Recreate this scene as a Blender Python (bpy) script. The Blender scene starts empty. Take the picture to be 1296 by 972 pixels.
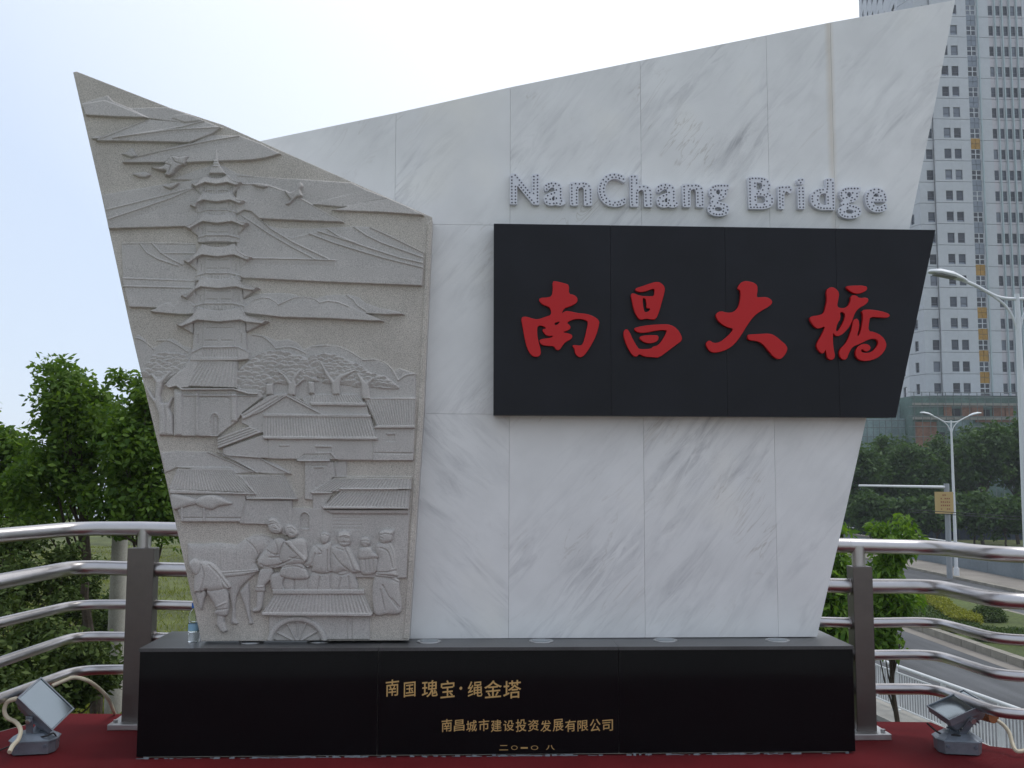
import bpy, bmesh, math, random
import numpy as np
from mathutils import Matrix, Vector

R = math.radians
scene = bpy.context.scene
COL = scene.collection

# ------------------------------------------------------------------ camera
FPX = 1260.0
EYE = Vector((0, 0, 1.618))
ROT = Matrix.Rotation(-R(2.2), 3, 'Z') @ Matrix.Rotation(R(90 + 5.17), 3, 'X') @ Matrix.Rotation(0.0031, 3, 'Z')
cam_d = bpy.data.cameras.new('camera')
cam_d.sensor_width = 36
cam_d.lens = 36 * FPX / 1296
cam_d.clip_start = 0.05
cam_d.clip_end = 9000
cam = bpy.data.objects.new('camera', cam_d)
cam.matrix_world = Matrix.Translation(EYE) @ ROT.to_4x4()
COL.objects.link(cam)
scene.camera = cam

# ------------------------------------------------------------------ sky, sun, exposure
SUN_EL, SUN_AZ = R(64), R(84)          # azimuth clockwise from +Y
world = bpy.data.worlds.new('World')
scene.world = world
world.use_nodes = True
wn = world.node_tree
sky = wn.nodes.new('ShaderNodeTexSky')
sky.sky_type = 'NISHITA'
sky.sun_disc = False
sky.sun_elevation = SUN_EL
sky.sun_rotation = SUN_AZ
sky.air_density = 1.0
sky.dust_density = 1.0
sky.ozone_density = 1.0
sky.altitude = 0
bg = wn.nodes['Background']
bg.inputs['Strength'].default_value = 0.12
# thick summer haze: the clear sky is veiled with pale light, stronger toward the sun's side
SV = Vector((math.sin(R(30)) * math.cos(R(48)), math.cos(R(30)) * math.cos(R(48)), math.sin(R(48))))
tc = wn.nodes.new('ShaderNodeTexCoord')
dt = wn.nodes.new('ShaderNodeVectorMath'); dt.operation = 'DOT_PRODUCT'
wn.links.new(tc.outputs['Generated'], dt.inputs[0]); dt.inputs[1].default_value = SV
glow = wn.nodes.new('ShaderNodeValToRGB')
for e_, (p_, c_) in zip([glow.color_ramp.elements[0], glow.color_ramp.elements[1], glow.color_ramp.elements.new(0.6), glow.color_ramp.elements.new(0.85)],
                        [(0.0, (0.50, 0.54, 0.60)), (1.0, (1, 1, 1)), (0.58, (0.52, 0.60, 0.73)), (0.86, (0.88, 0.90, 0.94))]):
    e_.position = p_; e_.color = (*c_, 1)
wn.links.new(dt.outputs['Value'], glow.inputs[0])
gain = wn.nodes.new('ShaderNodeVectorMath'); gain.operation = 'SCALE'; gain.inputs['Scale'].default_value = 11.5
wn.links.new(glow.outputs[0], gain.inputs[0])
veil = wn.nodes.new('ShaderNodeMix'); veil.data_type = 'RGBA'
veil.inputs[0].default_value = 0.80
wn.links.new(gain.outputs[0], veil.inputs[7])
wn.links.new(sky.outputs[0], veil.inputs[6])
wn.links.new(veil.outputs[2], bg.inputs['Color'])
sun_d = bpy.data.lights.new('sun', 'SUN')
sun_d.energy = 1.2
sun_d.angle = R(20)
sun_d.color = (1.0, 0.97, 0.93)
sun = bpy.data.objects.new('sun', sun_d)
sdir = Vector((math.sin(SUN_AZ) * math.cos(SUN_EL), math.cos(SUN_AZ) * math.cos(SUN_EL), math.sin(SUN_EL)))
sun.rotation_euler = sdir.to_track_quat('Z', 'Y').to_euler()
sun.location = (0, 0, 30)
COL.objects.link(sun)
scene.view_settings.view_transform = 'Standard'
scene.view_settings.look = 'None'
scene.view_settings.exposure = 0.2
scene.view_settings.gamma = 1.0
scene.cycles.max_bounces = 6
scene.cycles.use_denoising = True

# ------------------------------------------------------------------ helpers
def ray(px, py):
    return ROT @ Vector(((px - 648) / FPX, -(py - 486) / FPX, -1.0))
def at(px, py, Y):
    """place of a photo pixel on the upright plane at distance Y"""
    d = ray(px, py)
    return EYE + d * (Y / d.y)
def gd(px, py, z):
    """place of a photo pixel on the level ground z"""
    d = ray(px, py)
    return EYE + d * ((z - EYE.z) / d.z)

def tag(o, label=None, cat=None, group=None, kind=None):
    if label: o['label'] = label
    if cat: o['category'] = cat
    if group: o['group'] = group
    if kind: o['kind'] = kind
    return o
def thing(name, loc, label, cat, group=None, rz=0):
    o = bpy.data.objects.new(name, None)
    o.empty_display_size = 0.2
    o.location = loc
    o.rotation_euler = (0, 0, rz)
    COL.objects.link(o)
    return tag(o, label, cat, group)
def link_mesh(name, me, parent=None, loc=None):
    o = bpy.data.objects.new(name, me)
    COL.objects.link(o)
    if parent is not None:
        o.parent = parent
        if loc is None:                      # mesh given in world places
            p = parent
            M = Matrix.Identity(4)
            chain = []
            while p is not None:
                chain.append(p); p = p.parent
            for q in reversed(chain):
                M = M @ (q.matrix_parent_inverse @ q.matrix_basis)
            o.matrix_parent_inverse = M.inverted()
    if loc is not None:
        o.location = loc
    return o

class MB:
    def __init__(s):
        s.v = []; s.f = []; s.mi = []; s.cur = 0
    def add(s, vs, fs):
        n = len(s.v)
        s.v += [tuple(p) for p in vs]
        for f in fs:
            s.f.append([i + n for i in f]); s.mi.append(s.cur)
    def box(s, a, b, M=None):
        (x0, y0, z0), (x1, y1, z1) = a, b
        vs = [Vector(p) for p in ((x0,y0,z0),(x1,y0,z0),(x1,y1,z0),(x0,y1,z0),(x0,y0,z1),(x1,y0,z1),(x1,y1,z1),(x0,y1,z1))]
        if M is not None: vs = [M @ p for p in vs]
        s.add(vs, [(0,3,2,1),(4,5,6,7),(0,1,5,4),(1,2,6,5),(2,3,7,6),(3,0,4,7)])
    def tube(s, pts, r, n=10, cap=True):
        pts = [Vector(p) for p in pts]
        rs = r if isinstance(r, (list, tuple)) else [r] * len(pts)
        rings = []
        up = None
        for i, p in enumerate(pts):
            t = (pts[min(i+1, len(pts)-1)] - pts[max(i-1, 0)]).normalized()
            if up is None:
                up = Vector((0,0,1)) if abs(t.z) < 0.9 else Vector((1,0,0))
            a = t.cross(up).normalized()
            b = a.cross(t).normalized()
            up = b
            rings.append([p + (a*math.cos(2*math.pi*k/n) + b*math.sin(2*math.pi*k/n)) * rs[i] for k in range(n)])
        vs = [q for r_ in rings for q in r_]
        fs = []
        for i in range(len(pts)-1):
            for k in range(n):
                k2 = (k+1) % n
                fs.append((i*n+k, (i+1)*n+k, (i+1)*n+k2, i*n+k2))
        if cap:
            fs.append(tuple(range(n)))
            fs.append(tuple((len(pts)-1)*n + k for k in reversed(range(n))))
        s.add(vs, fs)
    def prism(s, poly, y0, y1):
        """poly = list of world (x, z); extruded from y0 (front) to y1 (back)"""
        n = len(poly)
        vs = [(p[0], y0, p[1]) for p in poly] + [(p[0], y1, p[1]) for p in poly]
        fs = [tuple(range(n)), tuple(n + k for k in reversed(range(n)))]
        for k in range(n):
            k2 = (k+1) % n
            fs.append((k, n+k, n+k2, k2))
        s.add(vs, fs)
    def zprism(s, poly, z0, z1):
        n = len(poly)
        vs = [(p[0], p[1], z0) for p in poly] + [(p[0], p[1], z1) for p in poly]
        fs = [tuple(reversed(range(n))), tuple(n + k for k in range(n))]
        for k in range(n):
            k2 = (k+1) % n
            fs.append((k, k2, n+k2, n+k))
        s.add(vs, fs)
    def mesh(s, name, mats, smooth=False):
        me = bpy.data.meshes.new(name)
        me.from_pydata([tuple(p) for p in s.v], [], s.f)
        for m in (mats if isinstance(mats, (list, tuple)) else [mats]):
            me.materials.append(m)
        if len(me.materials) > 1:
            me.polygons.foreach_set('material_index', s.mi)
        bm = bmesh.new(); bm.from_mesh(me)
        bmesh.ops.recalc_face_normals(bm, faces=bm.faces)
        bm.to_mesh(me); bm.free()
        if smooth:
            me.polygons.foreach_set('use_smooth', [True] * len(me.polygons))
            me.set_sharp_from_angle(angle=R(38))
        me.update()
        return me
    def build(s, name, mats, parent=None, smooth=False, bevel=0, loc=None):
        o = link_mesh(name, s.mesh(name, mats, smooth), parent, loc)
        if bevel:
            b = o.modifiers.new('bevel', 'BEVEL'); b.width = bevel; b.segments = 2; b.limit_method = 'ANGLE'
        return o

def bez(pts, n=8):
    """smooth curve (Catmull-Rom) through points"""
    P = [Vector(p) for p in pts]
    out = []
    for i in range(len(P)-1):
        p0 = P[max(i-1,0)]; p1 = P[i]; p2 = P[i+1]; p3 = P[min(i+2,len(P)-1)]
        for k in range(n):
            t = k/n
            out.append(0.5*((2*p1)+(-p0+p2)*t+(2*p0-5*p1+4*p2-p3)*t*t+(-p0+3*p1-3*p2+p3)*t**3))
    out.append(P[-1])
    return out

# ------------------------------------------------------------------ materials
def mat(name, col, rough=0.6, metal=0.0, spec=0.5):
    m = bpy.data.materials.new(name)
    m.use_nodes = True
    b = m.node_tree.nodes['Principled BSDF']
    b.inputs['Base Color'].default_value = (*col, 1)
    b.inputs['Roughness'].default_value = rough
    b.inputs['Metallic'].default_value = metal
    b.inputs['Specular IOR Level'].default_value = spec
    return m
class NT:
    def __init__(s, m):
        s.t = m.node_tree; s.b = s.t.nodes['Principled BSDF']
    def n(s, typ, **kw):
        x = s.t.nodes.new('ShaderNode' + typ)
        for k, v in kw.items():
            if k.startswith('i_'): x.inputs[int(k[2:]) if k[2:].isdigit() else k[2:].replace('_', ' ')].default_value = v
            else: setattr(x, k, v)
        return x
    def l(s, a, b): s.t.links.new(a, b)
    def ramp(s, src, stops):
        r = s.n('ValToRGB')
        e = r.color_ramp.elements
        while len(e) < len(stops): e.new(0.5)
        for i, (p, c) in enumerate(stops):
            e[i].position = p
            e[i].color = (*c, 1) if isinstance(c, (tuple, list)) else (c, c, c, 1)
        s.l(src, r.inputs[0]); return r.outputs[0]
    def noise(s, vec, scale, detail=4, rough=0.55, dist=0.0):
        x = s.n('TexNoise'); x.inputs['Scale'].default_value = scale
        x.inputs['Detail'].default_value = detail; x.inputs['Roughness'].default_value = rough
        x.inputs['Distortion'].default_value = dist
        if vec is not None: s.l(vec, x.inputs['Vector'])
        return x.outputs['Fac']
    def mix(s, fac, a, b, mode='MIX'):
        x = s.n('Mix', data_type='RGBA', blend_type=mode)
        for sock, v in ((x.inputs[0], fac), (x.inputs[6], a), (x.inputs[7], b)):
            if hasattr(v, 'links'): s.l(v, sock)
            elif isinstance(v, (tuple, list)): sock.default_value = (*v, 1) if len(v) == 3 else v
            else: sock.default_value = v
        return x.outputs[2]
    def math(s, op, a, b=0.0):
        x = s.n('Math', operation=op)
        for sock, v in ((x.inputs[0], a), (x.inputs[1], b)):
            if hasattr(v, 'links'): s.l(v, sock)
            else: sock.default_value = v
        return x.outputs[0]
    def pos(s):
        return s.n('NewGeometry').outputs['Position']
    def bump(s, h, strength=0.3, dist=0.01):
        x = s.n('Bump'); x.inputs['Strength'].default_value = strength; x.inputs['Distance'].default_value = dist
        s.l(h, x.inputs['Height']); s.l(x.outputs[0], s.b.inputs['Normal'])
    def mapping(s, vec, rot=(0,0,0), scale=(1,1,1), loc=None):
        x = s.n('Mapping')
        x.inputs['Rotation'].default_value = rot; x.inputs['Scale'].default_value = scale
        s.l(vec, x.inputs['Vector'])
        if loc is not None: s.l(loc, x.inputs['Location'])
        return x.outputs[0]

STAIN_X = at(1052, 150, 6.2).x + .006
def marble(name, ang, strength, tint=(0.80, 0.80, 0.795), stain=False):
    m = mat(name, tint, 0.32, spec=0.4); t = NT(m)
    oi = t.n('ObjectInfo').outputs['Random']
    off = t.n('CombineXYZ'); t.l(t.math('MULTIPLY', oi, 37.0), off.inputs[0]); t.l(t.math('MULTIPLY', oi, 91.0), off.inputs[2])
    p = t.pos()
    v = t.n('VectorMath', operation='ADD'); t.l(p, v.inputs[0]); t.l(off.outputs[0], v.inputs[1])
    mp = t.mapping(t.mapping(v.outputs[0], rot=(0, R(ang), 0)), scale=(0.55, 1, 3.2))
    big = t.noise(mp, 1.1, 6, 0.6, 0.6)
    f1 = t.ramp(big, [(0.43, 0.0), (0.70, 1.0)])
    fine = t.noise(mp, 5.0, 8, 0.68, 0.9)
    f2 = t.ramp(fine, [(0.43, 0.0), (0.68, 1.0)])
    smear = t.mix(f1, (0, 0, 0), f2)
    vein = t.noise(mp, 1.7, 5, 0.55, 1.3)
    va = t.math('ABSOLUTE', t.math('SUBTRACT', vein, 0.5))
    vf = t.ramp(va, [(0.0, 1.0), (0.012, 0.0)])
    breakup = t.ramp(t.noise(v.outputs[0], 1.9, 3), [(0.50, 0.0), (0.62, 1.0)])
    vf = t.mix(vf, (0, 0, 0), breakup)
    bw1 = t.n('RGBToBW'); t.l(smear, bw1.inputs[0])
    bw2 = t.n('RGBToBW'); t.l(vf, bw2.inputs[0])
    patch = t.ramp(t.noise(v.outputs[0], 1.4, 3, 0.5), [(0.40, 0.45), (0.58, 1.15)])
    bw3 = t.n('RGBToBW'); t.l(patch, bw3.inputs[0])
    c = t.mix(t.math('MULTIPLY', t.math('MULTIPLY', bw1.outputs[0], bw3.outputs[0]), strength), tint, (0.36, 0.36, 0.375))
    c = t.mix(t.math('MULTIPLY', bw2.outputs[0], 0.45 * strength), c, (0.42, 0.38, 0.33))
    cloud = t.ramp(t.noise(v.outputs[0], 2.6, 5, 0.6), [(0.3, 0.88), (0.7, 1.0)])
    c = t.mix(1.0, c, cloud, 'MULTIPLY')
    yel = t.ramp(t.noise(v.outputs[0], 1.3, 2), [(0.58, 0.0), (0.8, 0.30)])
    c = t.mix(yel, c, (0.80, 0.75, 0.62))
    if stain:
        sp_ = t.n('SeparateXYZ'); t.l(p, sp_.inputs[0])
        dx_ = t.math('ABSOLUTE', t.math('SUBTRACT', t.math('ADD', sp_.outputs[0], t.math('MULTIPLY', t.noise(p, 9, 3), 0.012)), STAIN_X))
        f_ = t.ramp(t.math('ADD', dx_, t.math('MULTIPLY', t.noise(p, 40, 4, .7), .02)), [(0.010, 0.6), (0.045, 0.0)])
        zf = t.ramp(t.math('MULTIPLY', sp_.outputs[2], .2), [(0.60, 0.25), (0.75, 1.0)])
        c = t.mix(t.mix(1.0, f_, zf, 'MULTIPLY'), c, (0.60, 0.53, 0.43))
    t.l(c, t.b.inputs['Base Color'])
    t.bump(t.noise(p, 60, 3), 0.03, 0.002)
    return m
M = {}
M['marble_up'] = marble('white_marble_rising_veins', 52, 1.1)
M['marble_down'] = marble('white_marble_falling_veins', -42, 0.85)
M['marble_soft'] = marble('white_marble_faint_veins', 50, 0.65)
M['marble_stain'] = marble('white_marble_with_brown_weather_stain', 50, 0.65, stain=True)
M['marble_edge'] = mat('marble_sawn_edge', (0.6, 0.57, 0.5), 0.7)
M['joint'] = mat('joint_mortar', (0.62, 0.59, 0.52), 0.9)
M['bead'] = mat('smeared_mortar', (0.13, 0.145, 0.16), 0.9)

def granite(name, col, rough, var=0.5, sc=260, spec=0.5, blot=0.12, bump=0.0):
    m = mat(name, col, rough, spec=spec); t = NT(m)
    p = t.pos()
    a = t.ramp(t.noise(p, sc, 2, 0.7), [(0.36, 1 - var), (0.5, 1.0), (0.64, 1 + var * 0.55)])
    b = t.ramp(t.noise(p, 3.0, 5, 0.6), [(0.3, 1 - blot), (0.7, 1 + blot * 0.5)])
    c = t.mix(1.0, t.mix(1.0, col, a, 'MULTIPLY'), b, 'MULTIPLY')
    t.l(c, t.b.inputs['Base Color'])
    if bump: t.bump(t.noise(p, sc * 0.7, 3, 0.7), bump, 0.004)
    return m
M['relief'] = granite('carved_grey_granite', (0.475, 0.453, 0.432), 0.8, 0.30, 230, 0.2, 0.10, 0.3)
M['relief_ground'] = granite('bush_hammered_warm_granite', (0.52, 0.485, 0.44), 0.95, 0.40, 210, 0.15, 0.14, 0.7)
M['slab_side'] = granite('grey_granite_side', (0.49, 0.47, 0.445), 0.8, 0.3, 230, 0.25)
M['black_sign'] = granite('black_granite_honed', (0.010, 0.0105, 0.015), 0.40, 0.5, 300, 0.24, 0.25)
M['black_plinth'] = granite('black_granite_polished', (0.006, 0.006, 0.007), 0.10, 0.4, 300, 0.16, 0.1)
M['plinth_top'] = granite('black_granite_dusty_top', (0.07, 0.07, 0.072), 0.35, 0.5, 300, 0.5, 0.3)
M['red_paint'] = mat('red_lacquer', (0.47, 0.010, 0.012), 0.25, spec=0.25)
M['gold'] = mat('gold_paint', (0.56, 0.37, 0.14), 0.45, 0.2)
M['letter'] = mat('pale_grey_plastic', (0.66, 0.675, 0.73), 0.45)
M['dot'] = mat('dark_led_bead', (0.07, 0.07, 0.10), 0.4)
def steel(name, col, rough):
    m = mat(name, col, rough, 1.0); t = NT(m)
    p = t.pos()
    r = t.ramp(t.noise(p, 14, 4, 0.6), [(0.35, rough * 0.9), (0.65, rough * 1.15)])
    t.l(r, t.b.inputs['Roughness'])
    c = t.ramp(t.noise(p, 9, 4, 0.65), [(0.3, tuple(k * 0.9 for k in col)), (0.7, col)])
    t.l(c, t.b.inputs['Base Color'])
    return m
M['steel'] = steel('polished_stainless_steel', (0.52, 0.50, 0.50), 0.32)
M['post'] = steel('brushed_stainless_post', (0.155, 0.138, 0.13), 0.42)
M['plate'] = steel('steel_base_plate', (0.55, 0.55, 0.55), 0.4)
def carpet():
    m = mat('red_carpet', (0.13, 0.012, 0.014), 0.95, spec=0.1); t = NT(m)
    p = t.pos()
    a = t.ramp(t.noise(p, 420, 2, 0.8), [(0.35, 0.6), (0.65, 1.25)])
    b = t.ramp(t.noise(p, 2.2, 5, 0.6), [(0.3, 0.82), (0.7, 1.1)])
    c = t.mix(1.0, t.mix(1.0, (0.115, 0.010, 0.013), a, 'MULTIPLY'), b, 'MULTIPLY')
    dust = t.ramp(t.noise(p, 70, 4, 0.75), [(0.70, 0.0), (0.78, 0.35)])
    c = t.mix(dust, c, (0.25, 0.19, 0.17))
    t.l(c, t.b.inputs['Base Color'])
    t.bump(t.noise(p, 300, 3, 0.8), 0.6, 0.004)
    return m
M['carpet'] = carpet()
def rough_mat(name, col, rough=0.9, sc=8, var=0.2, fine=60, fvar=0.15, bump=0.2):
    m = mat(name, col, rough, spec=0.3); t = NT(m)
    p = t.pos()
    a = t.ramp(t.noise(p, fine, 3, 0.7), [(0.3, 1 - fvar), (0.7, 1 + fvar)])
    b = t.ramp(t.noise(p, sc, 5, 0.6), [(0.3, 1 - var), (0.7, 1 + var)])
    c = t.mix(1.0, t.mix(1.0, col, a, 'MULTIPLY'), b, 'MULTIPLY')
    t.l(c, t.b.inputs['Base Color'])
    if bump: t.bump(t.noise(p, fine, 3, 0.7), bump, 0.01)
    return m
M['concrete'] = rough_mat('concrete', (0.30, 0.29, 0.26), sc=1.2)
M['asphalt'] = rough_mat('asphalt', (0.085, 0.088, 0.092), sc=0.25, var=0.18, fine=20)
_t = NT(M['asphalt']); _b = _t.b.inputs['Base Color']; _src = _b.links[0].from_socket
_w = _t.ramp(_t.noise(_t.mapping(_t.pos(), scale=(1, .05, 1)), 1.1, 4, .6), [(0.35, 0.78), (0.6, 1.18)])
_t.l(_t.mix(1.0, _src, _w, 'MULTIPLY'), _b)
M['pave'] = rough_mat('pavement_concrete', (0.22, 0.20, 0.175), sc=0.4)
M['kerb'] = rough_mat('kerb_stone', (0.26, 0.24, 0.20), sc=2)
M['grass'] = rough_mat('grass_ground', (0.075, 0.10, 0.025), sc=0.35, var=0.45, fine=9, fvar=0.4, bump=0.6)
M['soil'] = rough_mat('embankment_ground', (0.085, 0.10, 0.03), sc=0.5, var=0.5, fine=12, fvar=0.4, bump=0.6)
M['whitepaint'] = rough_mat('white_painted_steel', (0.66, 0.67, 0.66), 0.45, sc=3, var=0.08, fine=30, fvar=0.04, bump=0)
M['lamp_white'] = mat('white_lamp_paint', (0.66, 0.68, 0.70), 0.4)
M['lamp_glass'] = mat('lamp_lens', (0.16, 0.16, 0.17), 0.3)
M['grey_pole'] = mat('galvanised_grey', (0.28, 0.30, 0.32), 0.5)
M['pole_concrete'] = rough_mat('pole_concrete', (0.36, 0.34, 0.30), sc=2)
M['tower'] = rough_mat('tower_cladding', (0.53, 0.545, 0.575), 0.7, sc=0.08, var=0.07, fine=1.5, fvar=0.05, bump=0)
M['tower_joint'] = mat('tower_joint', (0.22, 0.22, 0.23), 0.9)
M['tower_pink'] = rough_mat('tower_pale_pink', (0.56, 0.53, 0.56), 0.75, sc=0.1, var=0.06, fine=2, fvar=0.05, bump=0)
M['tower_green'] = mat('tower_green_grey_rib', (0.42, 0.50, 0.52), 0.6)
M['pane'] = mat('window_glass', (0.045, 0.055, 0.075), 0.12)
M['pane_pale'] = mat('window_glass_with_curtain', (0.16, 0.18, 0.22), 0.15)
M['pane_dark'] = mat('dark_window_glass', (0.015, 0.018, 0.026), 0.12)
M['frame'] = mat('window_frame', (0.10, 0.11, 0.14), 0.5)
M['frame_white'] = mat('white_window_bar', (0.6, 0.62, 0.65), 0.5)
M['spandrel'] = mat('blue_grey_spandrel', (0.20, 0.23, 0.28), 0.35)
M['orange'] = rough_mat('orange_board', (0.42, 0.24, 0.055), 0.8, sc=0.8, var=0.15, fine=4, fvar=0.15, bump=0)
M['net'] = rough_mat('green_safety_net', (0.11, 0.17, 0.15), 0.9, sc=0.25, var=0.35, fine=3, fvar=0.2, bump=0)
M['netblue'] = rough_mat('blue_green_net', (0.20, 0.27, 0.28), 0.8, sc=0.3, var=0.3, fine=3, fvar=0.2, bump=0)
M['brickbay'] = rough_mat('raw_brick_bay', (0.22, 0.12, 0.08), 0.9, sc=0.4, var=0.3, fine=3, fvar=0.2, bump=0)
M['scaffold'] = mat('scaffold_tube', (0.13, 0.15, 0.15), 0.6)
M['dark'] = mat('dark_interior', (0.02, 0.02, 0.025), 0.8)
M['hoarding'] = rough_mat('blue_hoarding', (0.03, 0.045, 0.075), 0.7, sc=0.5, var=0.2, fine=3, fvar=0.1, bump=0)
M['bluewall'] = rough_mat('blue_grey_wall', (0.20, 0.23, 0.25), 0.8, sc=0.3, var=0.15, fine=5, fvar=0.08, bump=0)
M['poster'] = mat('yellow_poster', (0.48, 0.34, 0.14), 0.6)
M['poster_ink'] = mat('poster_brown_ink', (0.28, 0.10, 0.05), 0.6)
M['bark'] = rough_mat('bark', (0.065, 0.05, 0.038), 0.95, sc=6, var=0.3, fine=40, fvar=0.3, bump=0.6)
M['alu'] = rough_mat('cast_aluminium', (0.22, 0.25, 0.285), 0.38, sc=9, var=0.15, fine=80, fvar=0.06, bump=0.05)
M['alu'].node_tree.nodes['Principled BSDF'].inputs['Metallic'].default_value = 0.55
M['mirror'] = mat('floodlight_glass', (0.22, 0.26, 0.29), 0.10, 0.9)
M['cable'] = mat('black_cable', (0.012, 0.012, 0.012), 0.6)
M['conduit'] = mat('cream_conduit', (0.55, 0.49, 0.36), 0.5)
M['rust'] = mat('copper_wrap', (0.25, 0.09, 0.03), 0.5)
M['cap'] = mat('blue_bottle_cap', (0.01, 0.12, 0.45), 0.35)
M['label_blue'] = mat('bottle_label', (0.25, 0.42, 0.55), 0.4)
mb_ = mat('clear_plastic', (0.9, 0.95, 0.97), 0.04)
mb_.node_tree.nodes['Principled BSDF'].inputs['Transmission Weight'].default_value = 0.95
mb_.node_tree.nodes['Principled BSDF'].inputs['IOR'].default_value = 1.2
M['bottle'] = mb_
M['water'] = mat('river_water', (0.10, 0.13, 0.14), 0.12)
NT(M['water']).bump(NT(M['water']).noise(NT(M['water']).pos(), 0.6, 4), 0.25, 0.2)

def leaf_mat(name, c0, c1, transl=0.35, rough=0.62):
    m = bpy.data.materials.new(name); m.use_nodes = True
    t = NT(m)
    a = t.n('Attribute', attribute_name='leafvar').outputs['Fac']
    c = t.ramp(a, [(0.0, c0), (1.0, c1)])
    t.l(c, t.b.inputs['Base Color'])
    t.b.inputs['Roughness'].default_value = rough
    t.b.inputs['Specular IOR Level'].default_value = 0.22
    tr = t.n('BsdfTranslucent')
    t.l(t.mix(1.0, c, (1.3, 1.35, 0.6), 'MULTIPLY'), tr.inputs['Color'])
    mx = t.n('MixShader'); mx.inputs[0].default_value = transl
    t.l(t.b.outputs[0], mx.inputs[1]); t.l(tr.outputs[0], mx.inputs[2])
    t.l(mx.outputs[0], t.t.nodes['Material Output'].inputs['Surface'])
    return m
M['leaf'] = leaf_mat('broad_leaf', (0.045, 0.10, 0.018), (0.16, 0.25, 0.040), 0.42)
M['leaf_bright'] = leaf_mat('young_leaf', (0.05, 0.12, 0.016), (0.20, 0.32, 0.045), 0.45)
M['leaf_dark'] = leaf_mat('far_leaf', (0.030, 0.065, 0.020), (0.085, 0.15, 0.040), 0.3)
M['leaf_bush'] = leaf_mat('undergrowth_leaf', (0.032, 0.06, 0.014), (0.10, 0.135, 0.035), 0.2, 0.8)
M['leaf_hedge'] = leaf_mat('hedge_leaf', (0.035, 0.07, 0.02), (0.09, 0.13, 0.03), 0.2)
M['grass_blade'] = leaf_mat('grass_blade', (0.10, 0.13, 0.02), (0.27, 0.28, 0.05), 0.3)
M['leaf_yellow'] = leaf_mat('yellow_green_hedge_leaf', (0.14, 0.16, 0.02), (0.30, 0.30, 0.04), 0.25)

# ================================================================== THE SETTING
GZ = -4.36                                # street level
def xz(px, py, Y):
    p = at(px, py, Y); return (p.x, p.z)

# ---- terrain: one sheet to the horizon
def smooth(a, b, t):
    t = max(0.0, min(1.0, (t - a) / (b - a))); return t * t * (3 - 2 * t)
def terrain_z(x, y):
    bank = 1 - smooth(7.2, 24, y)                         # embankment falls away behind the deck
    left = 1 - smooth(0.5, 5.5, x)
    z = GZ + (GZ * -1 - 0.75) * bank * left + 1.9 * (1 - bank) * (1 - smooth(-9, 4, x))
    river = smooth(95, 130, y) * (1 - smooth(-60, 12, x)) * 1.6
    z -= 4.2 * river
    if x < 5: z += 0.12 * math.sin(x * 1.3) * math.sin(y * 0.9)
    return z - 0.03
xs = sorted(set([-4000, -2000, -900, -400, -200, -120, -80] + [x for x in range(-60, 40, 1)] + [50, 80, 120, 200, 400, 900, 2000, 4000]))
ys = sorted(set([-300, -120, -60, -30, -15, -5, 0, 3] + [y for y in range(5, 80, 1)] + [90, 110, 140, 180, 250, 400, 700, 1500, 3000, 7000]))
V = [(x, y, terrain_z(x, y)) for y in ys for x in xs]
F = []
nx = len(xs)
for j in range(len(ys) - 1):
    for i in range(nx - 1):
        F.append((j*nx+i, j*nx+i+1, (j+1)*nx+i+1, (j+1)*nx+i))
me = bpy.data.meshes.new('ground'); me.from_pydata(V, [], F); me.materials.append(M['soil'])
me.polygons.foreach_set('use_smooth', [True] * len(me.polygons)); me.update()
tag(link_mesh('ground', me), kind='structure')
w = MB(); w.add([(-4000, 90, GZ - 1.9), (-6, 90, GZ - 1.9), (-6, 7000, GZ - 1.9), (-4000, 7000, GZ - 1.9)], [(0, 1, 2, 3)])
tag(w.build('river', M['water']), kind='structure')

# ---- street (runs away from the viewer)
def sheet(name, x0, x1, y0, y1, z, m):
    b = MB(); n = 24
    vs = []; fs = []
    for i in range(n + 1):
        y = y0 + (y1 - y0) * (i / n) ** 1.6
        vs += [(x0, y, z), (x1, y, z)]
        if i: fs.append((2*i-2, 2*i-1, 2*i+1, 2*i))
    b.add(vs, fs)
    return tag(b.build(name, m), kind='structure')
sheet('road', 7.5, 28.2, 2, 700, GZ + 0.004, M['asphalt'])
sheet('gutter', 16.6, 17.14, 10, 200, GZ + 0.009, M['pave'])
# far pavement and median with kerb stones
def slab(name, x0, x1, y0, y1, z0, z1, m):
    b = MB(); b.box((x0, y0, z0), (x1, y1, z1)); return tag(b.build(name, m), kind='structure')
slab('far_pavement', 28.2, 31.0, 2, 400, GZ - 0.2, GZ + 0.14, M['pave'])
median = slab('median_strip', 17.45, 23.1, 10, 130, GZ - 0.2, GZ + 0.16, M['grass'])
kerb_me = MB(); kerb_me.box((-0.15, 0, -0.1), (0.15, 0.97, 0.26)); kerb_me = kerb_me.mesh('kerb_stone', M['kerb'])
kerb_low = MB(); kerb_low.box((-0.15, 0, -0.1), (0.15, 0.97, 0.15)); kerb_low = kerb_low.mesh('kerb_stone', M['kerb'])
far_pav = bpy.data.objects['far_pavement']
for X, par, meK, y0, y1 in ((17.3, median, kerb_me, 20, 75), (23.25, median, kerb_low, 34, 80), (28.05, far_pav, kerb_low, 44, 110)):
    y = y0
    rnd = random.Random(int(X * 10))
    while y < y1:
        o = link_mesh('kerb_stone', meK, par, (X + rnd.uniform(-.008, .008), y, GZ + rnd.uniform(-.008, .008)))
        y += 1.0
    b = MB(); b.box((X - .15, y, GZ - .1), (X + .15, y + 90, GZ + (.26 if X < 20 else .15))); o = b.build('far_kerb', M['kerb'], par)
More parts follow.
